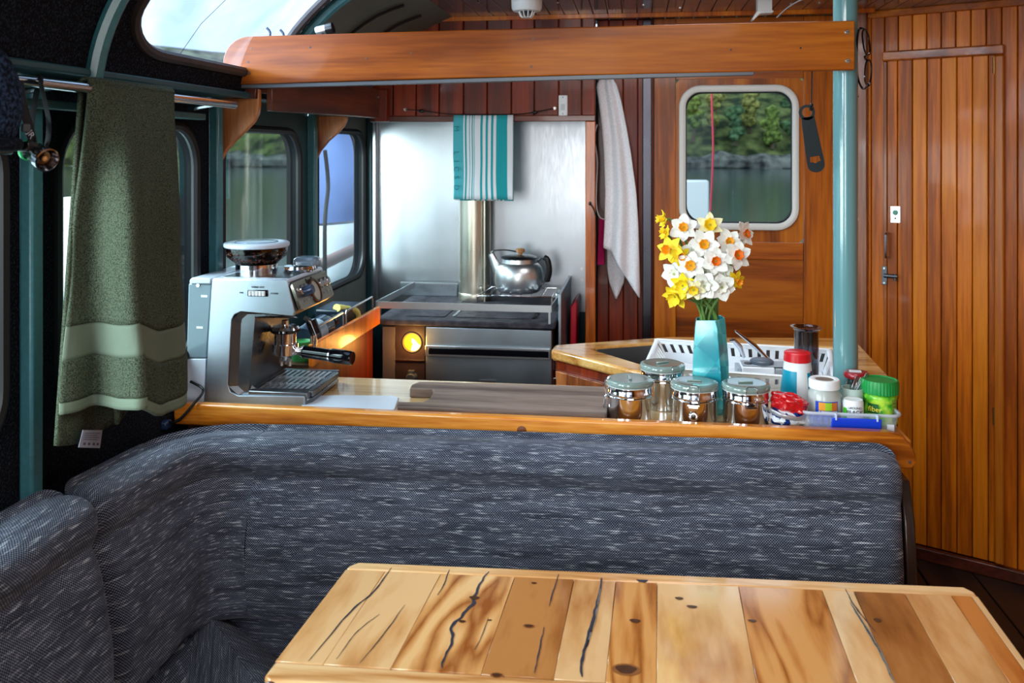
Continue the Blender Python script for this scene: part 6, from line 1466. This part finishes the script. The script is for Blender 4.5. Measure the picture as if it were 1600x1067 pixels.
def front(a, z):
    k = (zr - z) / (zr - ZB); k = max(0, k)
    P, Q, w = (TOP, MID, min(1, k * 2)) if k < .5 else (MID, BOT, min(1, k * 2 - 1))
    w = w * w * (3 - 2 * w)
    (y0, x0), (y1, x1) = sect(P, a), sect(Q, a)
    return Vector((x0 + (x1 - x0) * w + .003 * noise.noise(Vector((a * 9, z * 7, 3))), y0 + (y1 - y0) * w, z))
def sheet(z0, z1, nv, nm, m, th):
    def f(a, b):
        lo_ = zbot(a); za = zr - (zr - lo_) * z0; zb_ = zr - (zr - lo_) * z1; return front(a, za + (zb_ - za) * b)
    return MB().grid(f, 70, nv).build(nm, m, bt_, 0, 180, solid=th)
sheet(.0, .742, 40, 'front_pile', M_tow, .009); sheet(.742, .842, 8, 'woven_band', M_towband, .005); sheet(.842, .965, 10, 'front_pile', M_tow, .010); sheet(.965, 1.0, 3, 'hem', M_towhem, .008)
def over(a, b):
    y, x = sect(TOP, a); an = pi * b; return Vector((-1.075 + .0165 * cos(an) + (x + 1.0595) * (1 - b), y, zr - .004 + .0105 * sin(an)))
MB().grid(over, 50, 10).build('rail_fold', M_tow, bt_, 0, 180, solid=.008)
def back(z1):
    def f(a, b):
        z = zr - .004 - (zr - z1 - .004) * b - .02 * b * sin(a * 5); y = 1.635 + .30 * a + (-.05 + .055 * a) * b
        return Vector((-1.0915 - .012 * b + .005 * sin(a * 14) * b, y - .01 * b, z))
    return f
MB().grid(back(.985), 30, 30).build('rear_pile', M_tow, bt_, 0, 180, solid=.008)
# inner fold with a lower corner
def inner(a, b):
    z = 1.28 - (.29 - .10 * a) * b; return Vector((-1.070 + .015 * b - .012 * a, 1.70 + .22 * a + .02 * b * a, z))
MB().grid(inner, 16, 14).build('inner_pile', M_tow, bt_, 0, 180, solid=.008)
lt = [PX(x, y, -1.075) for x, y in ((129, 672), (159, 672), (155, 700), (122, 699))]
tgp = MB().hexa([p for p in lt], [p + Vector((.0012, .0006, 0)) for p in lt]).build('care_tag', mat('care_tag', (150, 158, 178), .7), bt_)
def tagpt(u, v): return (lt[0].lerp(lt[1], u)).lerp(lt[3].lerp(lt[2], u), v) + Vector((.0016, .0006, 0))
M_tp = mat('tag_print', (70, 74, 92), .7)
for v, u1 in ((.16, .9), (.28, .75), (.40, .85), (.52, .8)):
    MB().add([tagpt(.12, v), tagpt(u1, v), tagpt(u1, v + .035), tagpt(.12, v + .035)], [(0, 1, 2, 3)]).build('tag_line', M_tp, tgp, 0, 0)
for u in (.16, .38, .60, .80):
    MB().add([tagpt(u, .72), tagpt(u + .11, .72), tagpt(u + .11, .86), tagpt(u, .86)], [(0, 1, 2, 3)]).build('care_symbol', M_tp, tgp, 0, 0)
# ---- hat and head torch at the far left
hc = PX(-22, 150, -1.07)
ht = thing('knitted_hat', 'dark blue fuzzy hat hanging on the rail at the far left', 'hat', hc)
hb2 = MB().ball((0, 0, 0), .05, .06, .095, 20, 14)
MB().add([v * (1 + .10 * noise.noise(v * 14)) + hc + Vector((0, 0, -.005)) for v in hb2.v], hb2.f).build('crown', speckle('blue_fleece', (12, 18, 28), (52, 70, 100), 160, .4, .7, .95, .8, .006), ht, 0, 180)
MB().tube([hc + Vector((.04 * cos(2 * pi * k / 24), .05 * sin(2 * pi * k / 24), -.08)) for k in range(24)], .012, 8, closed=True).build('brim', speckle('dark_fleece', (12, 16, 24), (38, 48, 66), 120), ht, 0, 180)
XH = -1.04
hl_ = PX(58, 240, XH)
hl = thing('head_torch', 'chrome head torch hanging by its black strap from the rail', 'torch', hl_)
M_strap = mat('black_strap', (18, 19, 24), .8, bump=.3, bscale=300)
s1 = [PX(66, 128, -1.062), PX(62, 126, -1.088), PX(56, 150, -1.09), PX(48, 200, -1.06), PX(50, 228, XH)]
s2 = [PX(30, 128, XH), PX(36, 165, XH), PX(46, 200, XH), PX(52, 226, XH)]
s3 = [PX(62, 124, -1.06), PX(68, 150, XH), PX(76, 190, XH), PX(74, 222, XH), PX(66, 236, XH)]
for s_ in (s1, s2, s3): MB().tube(bez(s_, 8), .0115, 8, flat=(.18, 1)).build('strap', M_strap, hl)
p = PX(40, 199, XH + .006); MB().box(p.x - .003, p.y - .008, p.z - .008, p.x + .003, p.y + .010, p.z + .006).build('strap_buckle', M_darkgrey, hl, .002)
text('JR', .016, frame(PX(48, 210, XH + .0055), (.1, .55, -.8), (.2, .85, .5)), mat('pale_print', (170, 174, 186), .6), 'strap_lettering', hl)
td = Vector((.72, -.30, -.30)).normalized(); TM = frame((0, 0, 0), td.orthogonal(), td.cross(td.orthogonal())).to_3x3()
tc_ = hl_ - td * .022
MB().lathe([(0, 0), (.016, 0), (.0175, .004), (.0175, .030), (.020, .034), (.0215, .042), (.0215, .054), (.019, .055), (.017, .050), (.012, .042)], tc_, 28, TM).build('torch_body', mat('dark_chrome', (150, 152, 160), .15, metal=1), hl)
MB().lathe([(0, .040), (.012, .042), (.0165, .0505)], tc_, 24, TM).build('reflector', mat('torch_reflector', (110, 104, 104), .2, metal=1), hl)
MB().ball(tuple(tc_ + td * .046), .005, .005, .005, 10, 6).build('bulb', mat('amber_bulb', (200, 140, 80), .2), hl)
MB().lathe([(.017, -.002), (.0195, 0), (.0195, .008), (.017, .010)], tc_ + Vector((0, -.004, 0)), 24, TM).build('green_ring', mat('green_ring', (20, 150, 80), .4), hl)
p = PX(46, 232, XH); MB().box(p.x - .012, p.y - .014, p.z - .006, p.x + .008, p.y + .014, p.z + .012).build('bracket', M_black, hl, .003)
bxh = [PX(2, 218, -1.10), PX(30, 242, -1.10)]
tag(MB().box(-1.2, bxh[0].y, bxh[1].z, -1.11, bxh[1].y, bxh[0].z).build('small_shelf_box', M_gloss_black, None, .004), 'small glossy dark box on the side behind the head torch', 'box')
# ---- plug and flex of the coffee machine
pg = PX(247, 664, -1.16); pg = PY(247, 661, 2.16)
plug = thing('mains_plug', 'blue black mains plug and socket resting behind the corner cushion', 'plug', (pg.x, 2.165, pg.z - .02))
M_plug = mat('blue_black_plug', (26, 44, 76), .35)
MB().box(pg.x - .030, 2.150, pg.z - .016, pg.x + .030, 2.178, pg.z + .008).build('socket', M_plug, plug, .006)
MB().box(pg.x - .012, 2.155, pg.z + .006, pg.x + .002, 2.172, pg.z + .024).build('plug_top', M_plug, plug, .004)
MB().tube(bez([(pg.x + .012, 2.165, pg.z + .004), (pg.x + .05, 2.165, pg.z + .006), (pg.x + .082, 2.192, pg.z + .045), (pg.x + .075, 2.255, .91), (-1.19, 2.262, .93)], 8), .0036, 8).build('flex', M_black, plug)
MB().tube(bez([(pg.x - .02, 2.165, pg.z - .008), (pg.x - .05, 2.13, pg.z - .05), (pg.x - .06, 2.05, pg.z - .09), (pg.x - .05, 1.9, pg.z - .13), (-1.195, 1.85, .60)], 8), .0036, 8).build('flex', M_black, plug)
# ---- bottle opener on a string from the beam
YO = 2.425
o0, o1 = PY(1259, 165, YO), PY(1277, 268, YO)
op = thing('bottle_opener', 'flat grey steel bottle opener hanging on a black string from the beam', 'bottle opener', o1)
d = (o1 - o0).normalized(); s_ = Vector((-d.z, 0, d.x))
def od_(u, v): return o0 + d * u + s_ * v
Lo = (o1 - o0).length
def ringpts(c, r, n=24, a0=0): return [c + (s_ * cos(2 * pi * k / n + a0) + d * sin(2 * pi * k / n + a0)) * r for k in range(n)]
M_op = mat('gunmetal', (44, 52, 56), .4, metal=.6)
rr_ = ringpts(od_(.018, 0), .0205); ri_ = ringpts(od_(.018, 0), .0130); TH = Vector((0, .0028, 0)); n = 24
vs = rr_ + ri_ + [p + TH for p in rr_] + [p + TH for p in ri_]
fs = []
for k in range(n):
    j = (k + 1) % n; fs += [(k, j, n + j, n + k), (2 * n + k, 2 * n + j, 3 * n + j, 3 * n + k), (k, j, 2 * n + j, 2 * n + k), (n + k, n + j, 3 * n + j, 3 * n + k)]
MB().add(vs, fs).build('ring', M_op, op, 0, 40)
y0_ = Lo - .040; y1_ = Lo - .026
body = [od_(.030, -.0165), od_(.05, -.0180), od_(y0_, -.0215), od_(y0_, .0215), od_(.05, .0180), od_(.030, .0165)]
MB().hexa(body, [p + TH for p in body]).build('blade', M_op, op, .0006)
for sg in (-1, 1):
    q = [od_(y0_, sg * .0215), od_(y1_, sg * .0220), od_(y1_, sg * .0135), od_(y0_, sg * .012)]; MB().hexa(q, [p + TH for p in q]).build('cheek', M_op, op)
tipp = [od_(y1_, -.0172), od_(y1_, .0172)] + [od_(Lo - .016 + .016 * sin(radians(a)), .0172 * cos(radians(a))) for a in range(10, 180, 17)]
tipp = [od_(y1_, -.0220), od_(y1_, -.008), od_(y1_ + .004, 0), od_(y1_, .008), od_(y1_, .0220)] + [od_(Lo - .018 + .020 * sin(radians(a)), .0220 * cos(radians(a))) for a in range(10, 180, 17)]
MB().hexa(tipp, [p + TH for p in tipp]).build('tip', M_op, op)
kk = PY(1268, 164, YO); tp_ = PY(1269, 118, YO)
MB().tube([tp_ + Vector((0, 0, .02)), kk], .0016, 6).build('string', M_black, op)
MB().tube(bez([kk, kk + Vector((.003, -.003, -.008)), od_(.012, -.012) + Vector((0, -.004, 0)) if False else o0 + Vector((.010, -.003, -.012)), kk], 5), .002, 6).ball(tuple(kk), .005, .004, .005, 8, 6).build('string_knot', M_black, op)
# ---- spectacles hung over the end of the beam
gx_ = PY(1352, 90, 2.44)
sg_ = thing('spectacles', 'black framed spectacles hanging sideways from the end of the beam', 'glasses', (gx_.x, 2.44, PY(1352, 135, 2.44).z))
def gp(px, py, dy=0): p = PY(px, py, 2.44); p.y += dy; return p
def lens(cx, cy, rx, ry, tilt):
    out = []
    for k in range(28):
        a = 2 * pi * k / 28; x = rx * (abs(cos(a)) ** .8) * (1 if cos(a) > 0 else -1); y = ry * (abs(sin(a)) ** .8) * (1 if sin(a) > 0 else -1)
        out.append(gp(cx + x * cos(tilt) - y * sin(tilt), cy + x * sin(tilt) + y * cos(tilt), .012 * x / rx))
    return out
l1 = lens(1353.5, 66, 7.0, 20, -.14); l2 = lens(1356.5, 113, 7.0, 19, .06)
for l_ in (l1, l2):
    o = MB().tube(l_, .0024, 6, closed=True).build('rim', M_gloss_black, sg_)
    MB().add([p for p in l_], [tuple(range(28))]).build('lens', thin_glass('spectacle_lens', (220, 226, 230), .3), o, 0, 0)
MB().tube(bez([gp(1353, 86), gp(1350, 90, -.006), gp(1354, 94)], 5), .0028, 6).build('bridge', M_gloss_black, sg_)
MB().tube(bez([gp(1350, 46), gp(1343, 45), gp(1341, 60, .01), gp(1342, 100, .03), gp(1342, 140, .03), gp(1345, 151, .03)], 6), .003, 6).build('temple', M_gloss_black, sg_)
MB().tube(bez([gp(1360, 131), gp(1350, 138, .01), gp(1345, 120, .03), gp(1343, 80, .035), gp(1344, 56, .035)], 6), .0028, 6).build('temple', M_gloss_black, sg_)
# ---- on the deckhead
sd = PZ(823, 6, 2.094)
YD = 3.1
c = PY(823, 0, YD); c.z = 2.0945
sm = thing('smoke_detector', 'round white smoke detector on the ceiling above the beam', 'smoke detector', (c.x, YD, c.z - .06))
zt_b = PY(823, 28, YD).z
M_sd = mat('cream_plastic', (206, 206, 204), .4)
hh_ = c.z - zt_b; R0 = PY(847, 10, YD).x - c.x
MB().lathe([(0, 0), (R0 * 1.04, 0), (R0 * 1.04, -hh_ * .18), (R0, -hh_ * .22), (R0 * .98, -hh_ * .60), (R0 * .86, -hh_ * .72), (R0 * .55, -hh_ * .74), (0, -hh_ * .74)], (c.x, YD, c.z), 40).build('housing', M_sd, sm)
cg = MB().lathe([(R0 * .30, -hh_ * .98), (R0 * .30, -hh_), (0, -hh_)], (c.x, YD, c.z), 24).build('sensor_cap', M_sd, sm)
for k in range(10):
    a = 2 * pi * k / 10; MB().tube([(c.x + R0 * .52 * cos(a), YD + R0 * .52 * sin(a), c.z - hh_ * .73), (c.x + R0 * .42 * cos(a), YD + R0 * .42 * sin(a), c.z - hh_ * .9), (c.x + R0 * .28 * cos(a), YD + R0 * .28 * sin(a), c.z - hh_ * .99)], .0022, 5).build('cage_bar', M_sd, sm)
MB().lathe([(R0 * .50, -hh_ * .74), (R0 * .20, -hh_ * .80), (0, -hh_ * .95)], (c.x, YD, c.z), 20).build('dark_core', M_darkgrey, sm)
p = PZ(1195, 18, 2.09); YB2 = 3.25; p = PY(1193, 24, YB2)
cl = thing('ceiling_bracket', 'small white plastic bracket on the ceiling with a thin wire', 'bracket', p)
MB().prism([(p.x - .040, p.z - .014), (p.x - .034, p.z - .016), (p.x - .012, p.z + .006), (p.x + .035, p.z + .010), (p.x + .035, p.z + .017), (p.x - .022, p.z + .017)], 'y', YB2, YB2 + .05).build('clip', M_sd, cl, .002)
for k in range(5): MB().box(p.x - .012 + k * .009, YB2 - .003, p.z + .008, p.x - .007 + k * .009, YB2 + .0, p.z + .0165).build('tooth', M_sd, cl)
MB().box(p.x - .02, YB2 + .005, p.z + .0165, p.x + .03, YB2 + .045, 2.0945).build('mount', M_sd, cl)
q0, q1 = PY(1215, 26, YB2), PY(1262, -4, 3.0)
MB().tube(bez([q0 + Vector((0, .02, 0)), PY(1228, 14, 3.2), PY(1245, 3, 3.1), q1], 6), .0022, 6).build('wire', mat('clear_wire', (180, 176, 178), .4), cl)
# ---- spot lamp standing behind the beam at the left
YL = 2.56
p0, p1 = PY(495, 50, YL), PY(522, 43, YL)
lp = thing('spot_lamp', 'small silver and black spot lamp behind the beam top', 'lamp', (p0.x, YL, p0.z - .03))
dd = (p1 - p0).normalized(); LM = frame((0, 0, 0), dd.orthogonal(), dd.cross(dd.orthogonal())).to_3x3()
MB().lathe([(0, 0), (.015, 0), (.016, .003), (.016, .03)], p0, 24, LM).build('head', M_alu, lp)
MB().lathe([(.0165, .03), (.017, .032), (.017, .052), (0, .053)], p0, 24, LM).build('rear_cap', M_black, lp)
MB().tube([p0 + dd * .02, p0 + dd * .02 + Vector((0, -.06, -.10)), (p0.x + .02, 2.436, 1.80)], .005, 8).build('stem', M_black, lp)
for px, py in ((420, 49), (441, 52)):
    p = PY(px, py, 2.425)
    tag(MB().tube(bez([p + Vector((0, 0, -.03)), p + Vector((.004, 0, -.004)), p + Vector((-.006, 0, .010))], 4), .0035, 6).build('cable_end', M_plug), ['dark blue cable end poking above the beam, left one', 'thin dark cable end poking above the beam, right one'][px > 430], 'cable')
